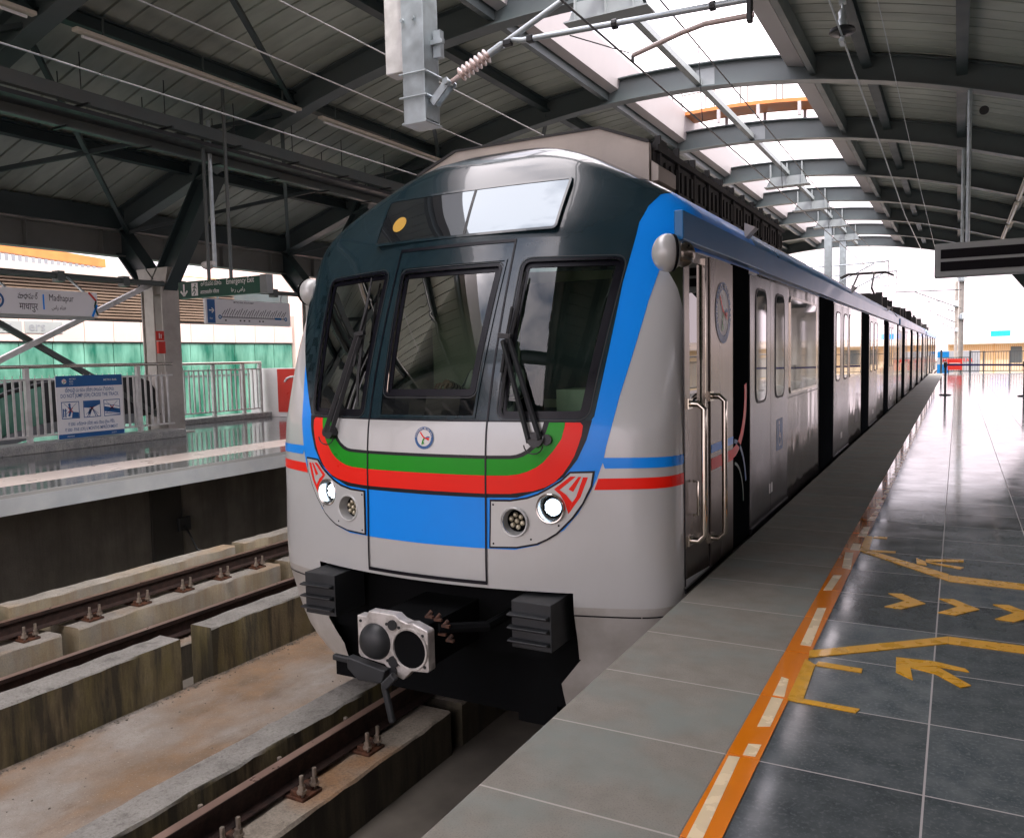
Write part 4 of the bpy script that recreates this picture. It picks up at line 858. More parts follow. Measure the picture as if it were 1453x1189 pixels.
def plan(z):
    k=round(z,5)
    if k in _c: return _c[k]
    w=W(z); y0=Y0(z); k_=min(1.,max(0.,(z-2.3)/.45)); h0=(.82-.36*k_)*w; m=.29*h0; r0=.145*h0*h0; r1=r0+.36*(w/1.47)*(1+1.1*k_)
    pts=[(h0*i/10,y0+.145*(h0*i/10)**2) for i in range(11)]
    P0=(h0,y0+r0);d=(w-h0)*.85;P1=(h0+d,y0+r0+d*m);P3=(w,y0+r1);P2=(w,y0+r1-.62*(r1-r0))
    for i in range(1,15):
        t=i/14;a=(1-t)**3;b=3*t*(1-t)**2;c=3*t*t*(1-t);e=t**3
        pts.append((a*P0[0]+b*P1[0]+c*P2[0]+e*P3[0],a*P0[1]+b*P1[1]+c*P2[1]+e*P3[1]))
    for i in range(1,9): pts.append((w,pts[24][1]+(YE-pts[24][1])*i/8))
    L=[0.]
    for a,b in zip(pts,pts[1:]): L.append(L[-1]+math.hypot(a[0]-b[0],a[1]-b[1]))
    _c[k]=(pts,L); return _c[k]
LREF=plan(1.0)[1][-1]
def S(s,z,off=0.):
    """surface point for signed girth s (metres at z=1) and height z, pushed outwards by off"""
    pts,L=plan(z); a=abs(s)/LREF*L[-1]
    i=1
    while i<len(L)-1 and L[i]<a: i+=1
    t=(a-L[i-1])/(L[i]-L[i-1]); p,q=pts[i-1],pts[i]
    h=p[0]+(q[0]-p[0])*t; y=p[1]+(q[1]-p[1])*t
    if off:
        # smoothed normal
        def dirn(j): 
            j=max(1,min(len(pts)-1,j)); u,v=pts[j-1],pts[j]; l=math.hypot(v[0]-u[0],v[1]-u[1]); return ((v[0]-u[0])/l,(v[1]-u[1])/l)
        d0=dirn(i)
        dz=.01
        tx,ty=d0
        nx,ny=ty,-tx
        if a<1e-9: nx,ny=0,-1
        # slope in z: approximate by plan offset
        slope=(Y0(z+dz)-Y0(z-dz))/(2*dz)*(-ny)
        sw=-(W(z+dz)-W(z-dz))/(2*dz)*max(nx,0)
        nz=slope+sw; l=math.sqrt(1+nz*nz)
        h+=nx*off/l; y+=ny*off/l; z+=nz*off/l
    return (CX+(h if s>=0 else -h), y, z)

tr=thing('metro_train',(CX,4.1,-1.08),'silver, black and blue metro train with red and green curved stripes standing at the platform','train')
def bisect(bm,co,no,faces=None):
    f=faces if faces is not None else bm.faces[:]
    g=set(f)
    for x in f: g.update(x.edges); g.update(x.verts)
    bmesh.ops.bisect_plane(bm,geom=list(g),dist=1e-6,plane_co=co,plane_no=no)
def inpoly(p,P):
    c=False;n=len(P)
    for i in range(n):
        (x0,y0),(x1,y1)=P[i],P[(i+1)%n]
        if (y0>p[1])!=(y1>p[1]) and p[0]<(x1-x0)*(p[1]-y0)/(y1-y0)+x0: c=not c
    return c
def cut_hole(bm,P,ax,keep):
    """cut the convex outline P (in the plane spanned by axes ax) out of bm; keep(center) limits it to the near side"""
    i,j=ax; xs=[p[0] for p in P]; ys=[p[1] for p in P]; m=.12
    near=lambda f:(lambda c: keep(c) and min(xs)-m<c[i]<max(xs)+m and min(ys)-m<c[j]<max(ys)+m)(f.calc_center_median())
    for k in range(len(P)):
        a,c=P[k],P[(k+1)%len(P)]
        co=Vector((0,0,0)); co[i],co[j]=a; no=Vector((0,0,0)); no[i],no[j]=-(c[1]-a[1]),(c[0]-a[0])
        bisect(bm,co,no,[f for f in bm.faces if near(f)])
    dead=[f for f in bm.faces if near(f) and inpoly((f.calc_center_median()[i],f.calc_center_median()[j]),P)]
    bmesh.ops.delete(bm,geom=dead,context='FACES')
def rounded(P,r,n=4):
    out=[]
    N=len(P)
    for k in range(N):
        a,p,c=Vector(P[k-1]),Vector(P[k]),Vector(P[(k+1)%N])
        d0=(a-p).normalized(); d1=(c-p).normalized(); rr=min(r,(a-p).length*.45,(c-p).length*.45)
        s,e=p+d0*rr,p+d1*rr
        for i in range(n+1):
            t=i/n; out.append(tuple((1-t)**2*s+2*t*(1-t)*p+t*t*e))
    return out
def inset(P,d):
    out=[];N=len(P); A=sum(P[i][0]*P[(i+1)%N][1]-P[(i+1)%N][0]*P[i][1] for i in range(N)); sg=1 if A>0 else -1
    for k in range(N):
        a,p,c=Vector(P[k-1]),Vector(P[k]),Vector(P[(k+1)%N]); d0=(p-a).normalized(); d1=(c-p).normalized()
        n0=Vector((-d0.y,d0.x))*sg; n1=Vector((-d1.y,d1.x))*sg; b=(n0+n1); l=b.length_squared
        out.append(tuple(p+b*(2*d/l if l>.1 else d)))
    return out
def mir(P): return [(-a,b) for a,b in P][::-1]
def S2H(s,z):
    p=S(s,z); return p[0]-CX
def HS(h,z):
    """girth s of half width h at level z"""
    pts,L=plan(z); a=abs(h)
    for i in range(len(pts)-1):
        if pts[i][0]<=a<=pts[i+1][0] and pts[i+1][0]>pts[i][0]:
            t=(a-pts[i][0])/(pts[i+1][0]-pts[i][0]); v=(L[i]+(L[i+1]-L[i])*t)/L[-1]*LREF; return v if h>=0 else -v
    return LREF if h>=0 else -LREF
def patch(mb,polys,off,step=.05,holes=(),dom='s'):
    """sheet following the nose surface at distance off; polys/holes in (girth or half width, z)"""
    tmp=bmesh.new()
    for P in polys:
        f=tmp.faces.new([tmp.verts.new((a,0,z)) for a,z in P])
    bmesh.ops.triangulate(tmp,faces=tmp.faces[:],ngon_method='EAR_CLIP')
    xs=[v.co.x for v in tmp.verts]; zs=[v.co.z for v in tmp.verts]
    a=math.floor(min(xs)/step)*step
    while a<max(xs): bisect(tmp,(a+.00031,0,0),(1,0,0)); a+=step
    a=math.floor(min(zs)/step)*step
    while a<max(zs): bisect(tmp,(0,0,a+.00017),(0,0,1)); a+=step
    for Hh in holes: cut_hole(tmp,Hh,(0,2),lambda c:True)
    mp={}
    for v in tmp.verts:
        s=v.co.x if dom=='s' else HS(v.co.x,v.co.z)
        mp[v]=mb.bm.verts.new(S(s,v.co.z,off))
    for f in tmp.faces: mb.face([mp[v] for v in f.verts])
    tmp.free()
def ringpatch(mb,P,d,off,dom='h',step=.05):
    I=inset(P,d); n=len(P)
    patch(mb,[[P[k],P[(k+1)%n],I[(k+1)%n],I[k]] for k in range(n)],off,step,(),dom)
def strippatch(mb,pts,wd,off,dom='s',step=.05):
    for p,q_ in zip(pts,pts[1:]):
        p,q_=Vector(p),Vector(q_); d=(q_-p).normalized(); s_=Vector((d.y,-d.x))*wd/2
        patch(mb,[[tuple(p-s_),tuple(q_-s_),tuple(q_+s_),tuple(p+s_)]],off,step,(),dom)
# window and lamp outlines, half width h against height z (mirror pairs)
WR=rounded([(.505,.985),(1.0,.985),(1.105,1.895),(.515,1.91)],.05)
WD=rounded([(-.32,1.115),(.32,1.115),(.365,1.895),(-.365,1.895)],.03)
def circ(c,r,n=16): return [(c[0]+r*math.cos(2*math.pi*k/n),c[1]+r*math.sin(2*math.pi*k/n)) for k in range(n)]
LW=(.818,.466); LD=(.608,.381)
lamp_h=[]
for c in (LW,LD):
    P=circ(c,.078); lamp_h+= [P,mir(P)]
WINS=[WR,mir(WR),WD]
# nose shell
b=MB(); bm=b.bm; b.use(MAT['silver']); b.use(MAT['roofsilver']); b.use(MAT['silverdk'])
zl=[-.76+.04*i for i in range(15)]+[-.15+.05*i for i in range(42)]; zl+=[1.98,2.03,2.08,2.13,2.17,2.21,2.25,2.29,2.33,2.37,2.42,2.47,2.52,2.57,2.62,2.67,2.71,2.745,2.77,2.79,2.81,2.825,2.834]
zl=sorted(set(round(z,4) for z in zl if z<2.0 or z>=1.98))
ss=[-LREF+LREF*2*i/120 for i in range(121)]
rows=[[bm.verts.new(S(s,z)) for s in ss] for z in zl]
for A,B,z in zip(rows,rows[1:],zl):
    b.mi=1 if z>=2.33 else (2 if z<-.149 else 0)
    for i in range(120): b.face([A[i],A[i+1],B[i+1],B[i]])
b.mi=1; b.face(rows[-1])
front=lambda c: c[1]<5.25
for P in WINS: cut_hole(bm,[(CX+h,z) for h,z in P],(0,2),front)
for P in lamp_h: cut_hole(bm,[(CX+h,z) for h,z in P],(0,2),front)
# opening under the bumper for coupler and buffers
SK=[(-.94,-.02),(-.94,-.44),(-.82,-.60),(-.82,-.9),(.82,-.9),(.82,-.6),(.94,-.44),(.94,-.02)]
for h0,h1,z0,z1 in ((-.94,.94,-.44,-.02),(-.82,.82,-.9,-.44)):
    cut_hole(bm,[(CX+h0,z0),(CX+h1,z0),(CX+h1,z1),(CX+h0,z1)],(0,2),lambda c:c[1]<5.0)
for sg in (-1,1):
    P=[(CX+sg*.81,-.61),(CX+sg*.95,-.43),(CX+sg*.81,-.43)]
    cut_hole(bm,P if sg>0 else P[::-1],(0,2),lambda c:c[1]<5.0)
# cab side windows (platform side door window and the far one)
for sx in (1,-1):
    P=[(4.70,1.02),(4.98,1.02),(4.98,1.86),(4.70,1.86)] if sx>0 else [(5.1,1.0),(5.75,1.0),(5.75,1.78),(5.1,1.78)]
    cut_hole(bm,P,(1,2),lambda c,sx=sx:(c[0]-CX)*sx>1.3)
shell=b.build('cab_shell',None,tr,smooth=35)
# lip under the bumper
b=MB()
lip=[S(HS(h,-.02),-.02) for h in [(-.94+1.88*i/24) for i in range(25)]]
for p,q_ in zip(lip,lip[1:]): b.poly([p,q_,(q_[0],q_[1]+.22,q_[2]+.005),(p[0],p[1]+.22,p[2]+.005)])
b.build('bumper_lip',MAT['silver'],tr)
# dark mask
edge=[(1.045,.965),(1.062,.987),(1.135,1.346),(1.228,1.756),(1.28,1.94),(1.343,2.116),(1.38,2.17),(1.427,2.218),(1.48,2.26),(1.549,2.293),(1.65,2.32),(1.76,2.338)]
b=MB(); b.use(MAT['mask'])
core=[(1.045,.965)]+edge[1:]+[(2.0,2.35),(2.0,2.42)]
hs=[[(HS(h,z),z) for h,z in P] for P in WINS]
patch(b,[mir(core)+core],.004,.06,hs)
patch(b,[[(-2.0,2.42),(2.0,2.42),(2.0,2.815),(-2.0,2.815)]],.004,.06)
mk=b.build('dark_mask',None,tr,smooth=40)
# blue livery
bl=[(0,.214),(.423,.216),(.6,.219),(.739,.252),(.889,.344),(.972,.443),(1.039,.562),(1.076,.636),(1.113,.739),(1.129,.818),(1.208,1.107),(1.313,1.423),(1.382,1.633),(1.455,1.811),(1.54,1.93),(2.2,1.93),(LREF,1.93),(LREF,2.31),(2.2,2.335),(1.76,2.345),(1.6,2.32),(1.5,2.29),(1.4,2.22),(1.33,2.11),(1.215,1.756),(1.12,1.346),(1.05,.987),(.97,.85),(.9,.7),(.78,.58),(.62,.54),(0,.535)]
b=MB(); patch(b,[bl],.0022,.05,[P for P in lamp_h if P[0][0]>0]); patch(b,[mir(bl)],.0022,.05,[P for P in lamp_h if P[0][0]<0]); b.build('blue_livery',MAT['blue'],tr,smooth=40)
def both(name,P,off,m,step=.05):
    b=MB(); patch(b,[P],off,step); patch(b,[mir(P)],off,step); bmesh.ops.remove_doubles(b.bm,verts=b.bm.verts[:],dist=1e-4); return b.build(name,MAT[m],tr,smooth=40)
def sides(name,P,off,m):
    for Q in (P,mir(P)):
        b=MB(); patch(b,[Q],off); b.build(name,MAT[m],tr,smooth=40)
both('black_outline',[(0,.515),(.427,.516),(.618,.523),(.772,.572),(.893,.649),(.968,.746),(1.019,.856),(1.05,.965),(0,.965)],.0042,'line')
both('red_stripe',[(0,.54),(.427,.539),(.579,.544),(.712,.563),(.785,.587),(.841,.619),(.885,.663),(.923,.716),(.953,.768),(.975,.827),(.992,.88),(1.0,.935),(.985,.953),(.899,.953),(.897,.933),(.879,.863),(.834,.797),(.774,.729),(.73,.697),(.682,.675),(.63,.658),(.565,.649),(.428,.645),(0,.645)],.0056,'red')
both('green_stripe',[(0,.6455),(.428,.6455),(.565,.6495),(.63,.6585),(.682,.6755),(.73,.6975),(.774,.7295),(.834,.7975),(.879,.8635),(.896,.933),(.8965,.953),(.806,.953),(.79,.90),(.762,.855),(.728,.81),(.695,.782),(.659,.761),(.625,.75),(.589,.745),(.437,.742),(0,.742)],.0056,'green')
both('front_panel',[(0,.762),(.43,.762),(.58,.765),(.615,.77),(.645,.781),(.68,.8),(.71,.828),(.742,.872),(.765,.915),(.775,.955),(0,.955)],.0060,'silver')
# side stripes from the blue pillar round to the cab door
sides('blue_stripe',[(1.12,.697),(1.5,.70),(2.68,.70),(2.68,.752),(1.5,.757),(1.10,.757)],.003,'blue')
sides('red_stripe',[(1.06,.575),(1.5,.585),(2.68,.59),(2.68,.665),(1.5,.648),(1.085,.64)],.003,'red')
# front door seams
b=MB(); Z=.0085
for sg in (-1,1): strippatch(b,[(sg*.432,.012),(sg*.432,2.048)],.011,Z,'h')
strippatch(b,[(-.437,2.048),(.437,2.048)],.02,Z,'h'); strippatch(b,[(-.437,.012),(.437,.012)],.022,Z,'h')
for sg in (-1,1): strippatch(b,[(sg*.94,-.15),(sg*1.3,-.152)],.009,.002,'h')
strippatch(b,[(1.32,-.152),(2.2,-.152)],.009,.002,'s'); strippatch(b,[(-2.2,-.152),(-1.32,-.152)],.009,.002,'s')
b.build('door_seam',MAT['line'],tr)
# windscreens: pane, rubber and raised frame
for P,nm in ((WR,'r'),(mir(WR),'l'),(WD,'c')):
    b=MB(); patch(b,[inset(P,-.008)],-.012,.06,(),'h'); pane=b.build('windscreen',MAT['wind'],tr,smooth=60)
    b=MB(); b.use(MAT['blackrub']); b.use(MAT['line']); ringpatch(b,inset(P,-.012),.018,.008); ringpatch(b,inset(P,.004),.03,-.008)
    b.use(MAT['bufr']); ringpatch(b,inset(P,-.0235),.006,.0095); b.build('rubber_seal',None,pane)
b=MB(); DF=[(-.352,.975),(.352,.975),(.402,1.935),(-.402,1.935)]; ringpatch(b,DF,.014,.012); b.build('door_frame',MAT['mask'],tr)
b=MB(); patch(b,[[(-.335,.99),(.335,.99),(.345,1.112),(-.345,1.112)]],.006,.06,(),'h'); b.build('door_panel',MAT['gloss'],tr)
# black band inside the side windscreens
b=MB()
for sg in (1,-1):
    P=[(1.005,.99),(.97,.99),(1.055,1.88),(1.10,1.89)]; P=P if sg>0 else mir(P); patch(b,[P],-.014,.06,(),'h')
    P=[(.51,1.9),(1.10,1.885),(1.09,1.835),(.51,1.85)]; P=P if sg>0 else mir(P); patch(b,[P],-.0145,.06,(),'h')
b.build('windscreen_border',MAT['gloss'],tr)
# destination headboard
HD=rounded([(-.68,2.118),(.68,2.118),(.695,2.442),(-.695,2.442)],.02)
dm,dnt,db=new('headboard mirror'); db.inputs['Base Color'].default_value=(.13,.15,.165,1); db.inputs['Metallic'].default_value=.9; db.inputs['Roughness'].default_value=.02
bump(dnt,db,noise(dnt,2.5,1),.02,.1)
# slightly bowed pane, flatter than the nose behind it
def HB(h,z,o=0.): return (CX+h,Y0(z)-.006-o+.085*h*h,z)
def hbsheet(b,P,o,depth,n=14):
    """outline P (half width, z) cut into upright strips, with depth behind"""
    hs_=[p[0] for p in P]; h0,h1=min(hs_),max(hs_); tmp=bmesh.new(); tmp.faces.new([tmp.verts.new((h,0,z)) for h,z in P])
    for i in range(1,n): bisect(tmp,(h0+(h1-h0)*i/n,0,0),(1,0,0))
    for i in range(1,6): bisect(tmp,(0,0,2.1+.06*i),(0,0,1))
    mp={v:b.bm.verts.new(HB(v.co.x,v.co.z,o)) for v in tmp.verts}
    for f in tmp.faces: b.face([mp[v] for v in f.verts])
    for ed_ in tmp.edges:
        if len(ed_.link_faces)==1:
            u,v=ed_.verts; q0,q1=b.bm.verts.new(Vector(HB(u.co.x,u.co.z,o))+Vector((0,depth,0))),b.bm.verts.new(Vector(HB(v.co.x,v.co.z,o))+Vector((0,depth,0)))
            b.face([mp[u],mp[v],q1,q0])
    tmp.free()
b=MB(); hbsheet(b,HD,.0,.08); hb=b.build('headboard',dm,tr,smooth=30)
b=MB(); P=inset(HD,-.012); I=inset(HD,.004); n=len(P)
for k in range(n): hbsheet(b,[P[k],P[(k+1)%n],I[(k+1)%n],I[k]],.004,.09,8)
b.build('headboard_frame',MAT['mask'],hb)
b=MB(); hbsheet(b,[(.045,2.118),(.065,2.118),(.04,2.442),(.02,2.442)],.002,.001,2); b.build('divider',MAT['bufr'],hb)
b=MB(); hbsheet(b,circ((-.52,2.25),.055),.003,.001,4); b.build('route_lamp',MAT['amber'],hb)
# lamp panels
PN=[(.457,.232),(.463,.496),(.579,.499),(.68,.517),(.745,.541),(.803,.573),(.878,.62),(.93,.668),(1.053,.672),(1.041,.599),(.994,.502),(.935,.419),(.845,.327),(.79,.292),(.731,.264),(.615,.239)]
for sg in (1,-1):
    g=lambda P: P if sg>0 else mir(P)
    hh=[P for P in lamp_h if (P[0][0]>0)==(sg>0)]
    b=MB(); patch(b,[g(inset(PN,-.011))],.0065,.05,hh); b.build('panel_outline',MAT['line'],tr)
    b=MB(); patch(b,[g(PN)],.0105,.05,hh); pn=b.build('lamp_panel',MAT['silver'],tr,smooth=50)
    b=MB()
    for P in ([(.93,.652),(.962,.652),(.868,.575),(.836,.578)],[(.836,.577),(.868,.5745),(.905,.548),(.938,.505),(.916,.438),(.895,.505),(.87,.548)],[(.9385,.505),(.96,.535),(1.0,.648),(1.028,.648),(.985,.535),(.9165,.439)],[(.975,.65),(1.0-.009,.65),(.945,.565),(.918,.578)]): patch(b,[g(P)],.0118,.03)
    b.build('emblem',MAT['red'],pn)
    b=MB()
    for c in ((.475,.25),(.475,.478),(.70,.285),(.86,.37)): patch(b,[g(circ(c,.006,8))],.0118,.03)
    b.build('screw',MAT['under'],pn)
    for c,lit in ((LW,1),(LD,0)):
        s0=HS(c[0],c[1])*sg
        o=Vector(S(s0,c[1],.0)); n=(Vector(S(s0,c[1],.02))-o).normalized()
        n=(n+Vector((0,-1.2,0))).normalized()
        hl=b=MB(); b.use(MAT['chrome'] if lit else MAT['silver']); b.lathe(o+n*.016,-n,[(.012,.09),(-.002,.088),(-.006,.083),(-.004,.077),(.03,.072),(.075,.062)],28,False)
        bm_=b.bm; 
        hd=b.build('headlight',None,tr,smooth=40)
        b=MB(); e=o-n*.045; b.use(MAT['under']).disc(e,n,.066,24,th=.004); b.use(MAT['lampglow'] if lit else MAT['under']).disc(e+n*.004,n,.05,24,th=.004); hd2=b.build('lamp_back',None,hd)
        b=MB(); u=n.cross(Vector((0,0,1))).normalized(); v=u.cross(n)
        spots=[(0,0)]+[((.028 if lit else .036)*math.cos(k*math.pi/3+.3),(.028 if lit else .036)*math.sin(k*math.pi/3+.3)) for k in range(6)]
        if lit: spots+=[(.018*math.cos(k*math.pi/2),.018*math.sin(k*math.pi/2)) for k in range(4)]
        if lit: spots=[(a*.0165+(b_%2)*.00825,b_*.0143) for b_ in range(-3,4) for a in range(-3,4) if math.hypot(a*.0165+(b_%2)*.00825,b_*.0143)<.046]
        for x_,y_ in spots: b.sphere(e+u*x_+v*y_+n*.012,.0165 if not lit else .0062,1,1,1,10,7)
        b.build('lens',MAT['lampw'] if lit else MAT['lens'],hd,smooth=60)
# front roundel
b=MB(); o=Vector(S(HS(.017,.855),.855,.0085)); n=Vector((0,-1,.1)).normalized(); rgt=Vector((1,0,0)); upv=n.cross(rgt)*-1
if upv.z<0: upv=-upv
roundel(b,o,.068,rgt,upv,n); b.use(MAT['white'])
def ringtext(b,txt,o,r,rgt,upv,n,size,a0,a1):
    for i,ch in enumerate(txt):
        a=math.radians(a0+(a1-a0)*i/(len(txt)-1)); d=rgt*math.cos(a)+upv*math.sin(a); t_=d.cross(n)
        tt=rgt*math.sin(a)-upv*math.cos(a)
        b.text(ch,o+d*r+n*.0035,tt,d,size,'CENTER')
ringtext(b,'HYDERABAD METRO RAIL',o,.053,rgt,upv,n,.016,172,8)
b.build('roundel',None,tr,normals=False)
# wipers
def wiper(sg,base,arms,blade):
    P=lambda h,z,off: Vector(S(HS(h,z),z,off))
    w=MB(); w.tube([P(base[0]-.05,base[1],.03),P(base[0]+.05,base[1],.03)],.022,10); w.tube([P(base[0],base[1],.0),P(base[0],base[1],.05)],.045,14); w.tube([P(base[0]+.06*sg,base[1]-.0,.0),P(base[0]+.06*sg,base[1],.03)],.032,12)
    wp=w.build('wiper',MAT['black'],tr,smooth=40)
    b=MB()
    b.bar(P(base[0]+.03*sg,base[1],.05),P(arms[0][0]+.012*sg,arms[0][1],.06),.02,.03); b.bar(P(base[0]-.035*sg,base[1],.05),P(arms[0][0]-.02*sg,arms[0][1]-.02,.06),.02,.03)
    b.bar(P(arms[0][0]+.03*sg,arms[0][1],.06),P(arms[0][0]-.05*sg,arms[0][1]+.01,.06),.03,.03); b.build('wiper_arm',MAT['black'],wp,bevel=.003)
    b=MB(); pts=[P(h,z,.03) for h,z in blade]; b.tube(pts,[.006]+[.013]*(len(pts)-2)+[.006],6); 
    b.tube([P(arms[0][0],arms[0][1]+.18,.045),P(arms[0][0],arms[0][1],.055),P(arms[0][0]-.005,arms[0][1]-.2,.045)],.01,6); b.build('wiper_blade',MAT['blackrub'],wp,smooth=40)
    b=MB(); c=P(base[0],base[1],.05); b.tube([c+Vector((.06*math.cos(a),-.02,-.03+.05*math.sin(a))) for a in [math.pi+math.pi*k/8 for k in range(9)]],.004,5,False); b.build('hose',MAT['black'],wp)
wiper(1,(.735,.856),[(.505,1.43)],[(.545,1.83),(.535,1.6),(.515,1.4),(.515,1.2),(.525,1.03)])
wiper(-1,(-.765,.862),[(-.60,1.48)],[(-.632,1.87),(-.615,1.65),(-.59,1.45),(-.565,1.22),(-.53,1.03)])
# cab interior
b=MB(); b.use(MAT['cabdark']).box(CX-1.38,4.45,-.02,CX+1.38,6.4,.02); b.use(MAT['cabdark']); b.box(CX-1.1,5.0,2.06,CX+1.1,6.4,2.1)
b.build('cab_floor',None,tr)
b=MB(); b.use(MAT['cabwall']); b.box(CX-1.38,6.3,0,CX-.62,6.35,2.06); b.box(CX+.72,6.3,0,CX+1.38,6.35,2.06); b.box(CX-.62,6.3,1.95,CX+.72,6.35,2.06); b.use(MAT['cabdark']); b.box(CX-.62,6.31,0,CX+.72,6.34,1.95); b.use(MAT['cabwall']).box(CX-.62,6.29,.9,CX+.72,6.309,.97)
b.tube([(CX-.45,6.2,.9),(CX-.42,6.2,1.75)],.012,6); b.build('cab_bulkhead',None,tr)
b=MB(); b.use(MAT['cabdark']); b.prism([(CX+.15,4.42,.0),(CX+.15,4.42,.86),(CX+.15,4.62,.93),(CX+.15,4.95,.86),(CX+.15,4.95,0)],(1.0,0,0)); b.prism([(CX-1.15,4.42,.0),(CX-1.15,4.42,.86),(CX-1.15,4.62,.9),(CX-1.15,4.85,.86),(CX-1.15,4.85,0)],(.7,0,0))
b.use(MAT['cabwall']).box(CX+.62,4.7,.93,CX+1.12,5.0,1.12); b.use(MAT['paper']).prism([(CX+.66,4.52,.935),(CX+1.05,4.50,.935),(CX+1.08,4.64,.985),(CX+.80,4.66,.96)],(0,0,.004)); b.build('driver_desk',None,tr)
b=MB(); b.box(CX-.34,5.05,.62,CX+.14,5.5,.72); b.box(CX-.32,5.46,.65,CX+.12,5.56,1.25); b.tube([(CX-.1,5.3,0),(CX-.1,5.3,.62)],.06,10); b.build('driver_seat',MAT['cabdark'],tr,bevel=.03)
# carriage sides along the platform
XS=CX+1.475
def yz(b,P,x,th=.012):
    b.prism([(x,y,z) for y,z in P],(th,0,0))
def rect(y0,y1,z0,z1,r=0.): 
    P=[(y0,z0),(y1,z0),(y1,z1),(y0,z1)]; return rounded(P,r) if r else P
# cab side: post, door window, handles
b=MB(); b.use(MAT['cabdoor']); yz(b,rect(5.12,5.70,-.03,1.92),XS,.014)
for P in ([(4.6,.02),(5.115,-.02),(5.115,1.02),(4.6,1.02)],[(4.6,1.02),(4.70,1.02),(4.70,1.86),(4.6,1.86)],[(4.98,1.02),(5.115,1.02),(5.115,1.86),(4.98,1.86)],[(4.6,1.86),(5.115,1.86),(5.115,1.92),(4.6,1.92)]): yz(b,P,XS-.004,.008)
cd=b.build('cab_door',None,tr,bevel=.002)
b=MB(); b.use(MAT['handle']); b.bar((XS+.008,4.985,.98),(XS+.008,5.0,1.9),.02,.02); b.build('window_trim',None,cd)
b=MB(); yz(b,rect(4.70,4.98,1.02,1.86),XS-.012,.004); b.build('window',MAT['shade'],cd)
b=MB(); b.use(MAT['line']); yz(b,rect(4.585,4.6,-.02,1.92),XS,.004); yz(b,rect(5.116,5.124,-.02,1.92),XS+.002,.006); yz(b,rect(4.58,5.7,-.06,-.03),XS,.01); b.build('seam',None,cd)
for yy,z0,z1 in ((4.66,.24,1.04),(5.13,.16,1.06)):
    b=MB(); xx=XS+.014; pts=[(xx-.02,yy,z1),(xx+.05,yy,z1),(xx+.085,yy+.0,z1-.03),(xx+.085,yy,z0+.04),(xx+.05,yy,z0),(xx-.02,yy,z0)]; 
    b=MB(); b.tube([(p[0],p[1]+.0,p[2]) for p in pts],.019,12); 
    for z in (z0,z1): b.box(xx-.016,yy-.04,z-.03,xx+.006,yy+.04,z+.03)
    b.build('grab_handle',MAT['handle'],tr,smooth=40)
b=MB(); xx=XS+.014; b.tube([(xx,4.72,.58),(xx+.03,4.72,.58),(xx+.03,4.72,.38),(xx,4.72,.38)],.009,8); b.build('grab_handle',MAT['handle'],tr,smooth=40)
b=MB(); b.use(MAT['redbox']).tube([(XS-.2,4.93,1.05),(XS-.2,4.93,1.3)],.07,12); b.use(MAT['white']).tube([(XS-.2,4.93,1.3),(XS-.2,4.93,1.42)],.03,10); b.build('fire_extinguisher',None,tr,smooth=40)
# livery on post and black panel
b=MB(); b.use(MAT['blue']); yz(b,rect(5.125,5.695,.70,.752),XS+.0145,.002); b.use(MAT['red']); yz(b,rect(5.125,5.695,.59,.665),XS+.0145,.002)
b.build('side_stripe',None,tr)
b=MB(); yz(b,rect(5.70,6.21,-.05,1.93),XS,.01); bp=b.build('black_panel',MAT['matte'],tr)
def arcband(b,c,r0,r1,a0,a1,x,sz=1.):
    n=18
    A=[(c[0]+r1*math.cos(math.radians(a0+(a1-a0)*i/n)),c[1]+sz*r1*math.sin(math.radians(a0+(a1-a0)*i/n))) for i in range(n+1)]
    B=[(c[0]+r0*math.cos(math.radians(a0+(a1-a0)*i/n)),c[1]+sz*r0*math.sin(math.radians(a0+(a1-a0)*i/n))) for i in range(n+1)]
    yz(b,A+B[::-1],x,.002)
b=MB(); b.use(MAT['red']); arcband(b,(5.70,1.03),.36,.43,-90,10,XS+.0105); b.use(MAT['navy']); arcband(b,(5.71,.32),.38,.41,10,85,XS+.0105); b.use(MAT['exitg']); arcband(b,(5.71,.25),.3,.32,0,80,XS+.0105); b.build('hoop',None,bp)
b=MB(); roundel(b,(XS+.016,5.43,1.59),.2,(0,1,0),(0,0,1),(1,0,0),lift=.0015); b.use(MAT['white']); ringtext(b,'HYDERABAD METRO RAIL',Vector((XS+.017,5.43,1.59)),.158,Vector((0,1,0)),Vector((0,0,1)),Vector((1,0,0)),.045,200,-20); b.build('roundel',None,tr,normals=False)
# camera pods
for sg,c in ((1,(XS-.02,4.37,1.875)),(-1,(2*CX-XS-.04,4.86,1.86))):
    b=MB(); b.use(MAT['silver']); b.sphere(c,.098,.85,.95,1.05,20,14); b.use(MAT['cabdoor']); b.sphere((c[0]+.075*sg,c[1]+.05,c[2]-.008),.07,.9,1,1,18,12); b.use(MAT['under']); b.tube([(c[0]+.018*sg,c[1]+.012,c[2]),(c[0]+.026*sg,c[1]+.018,c[2])],.101,20); b.use(MAT['under']); [b.sphere((c[0]+.12*sg,c[1]-.0+.02*k_,c[2]+.03-.03*k_),.008,1,1,1,8,6) for k_ in (0,1)]; b.use(MAT['silver']); b.bar((c[0]-.1*sg,c[1]+.12,c[2]),(c[0],c[1]+.06,c[2]),.05,.06); b.build('camera_pod',None,tr,smooth=50)
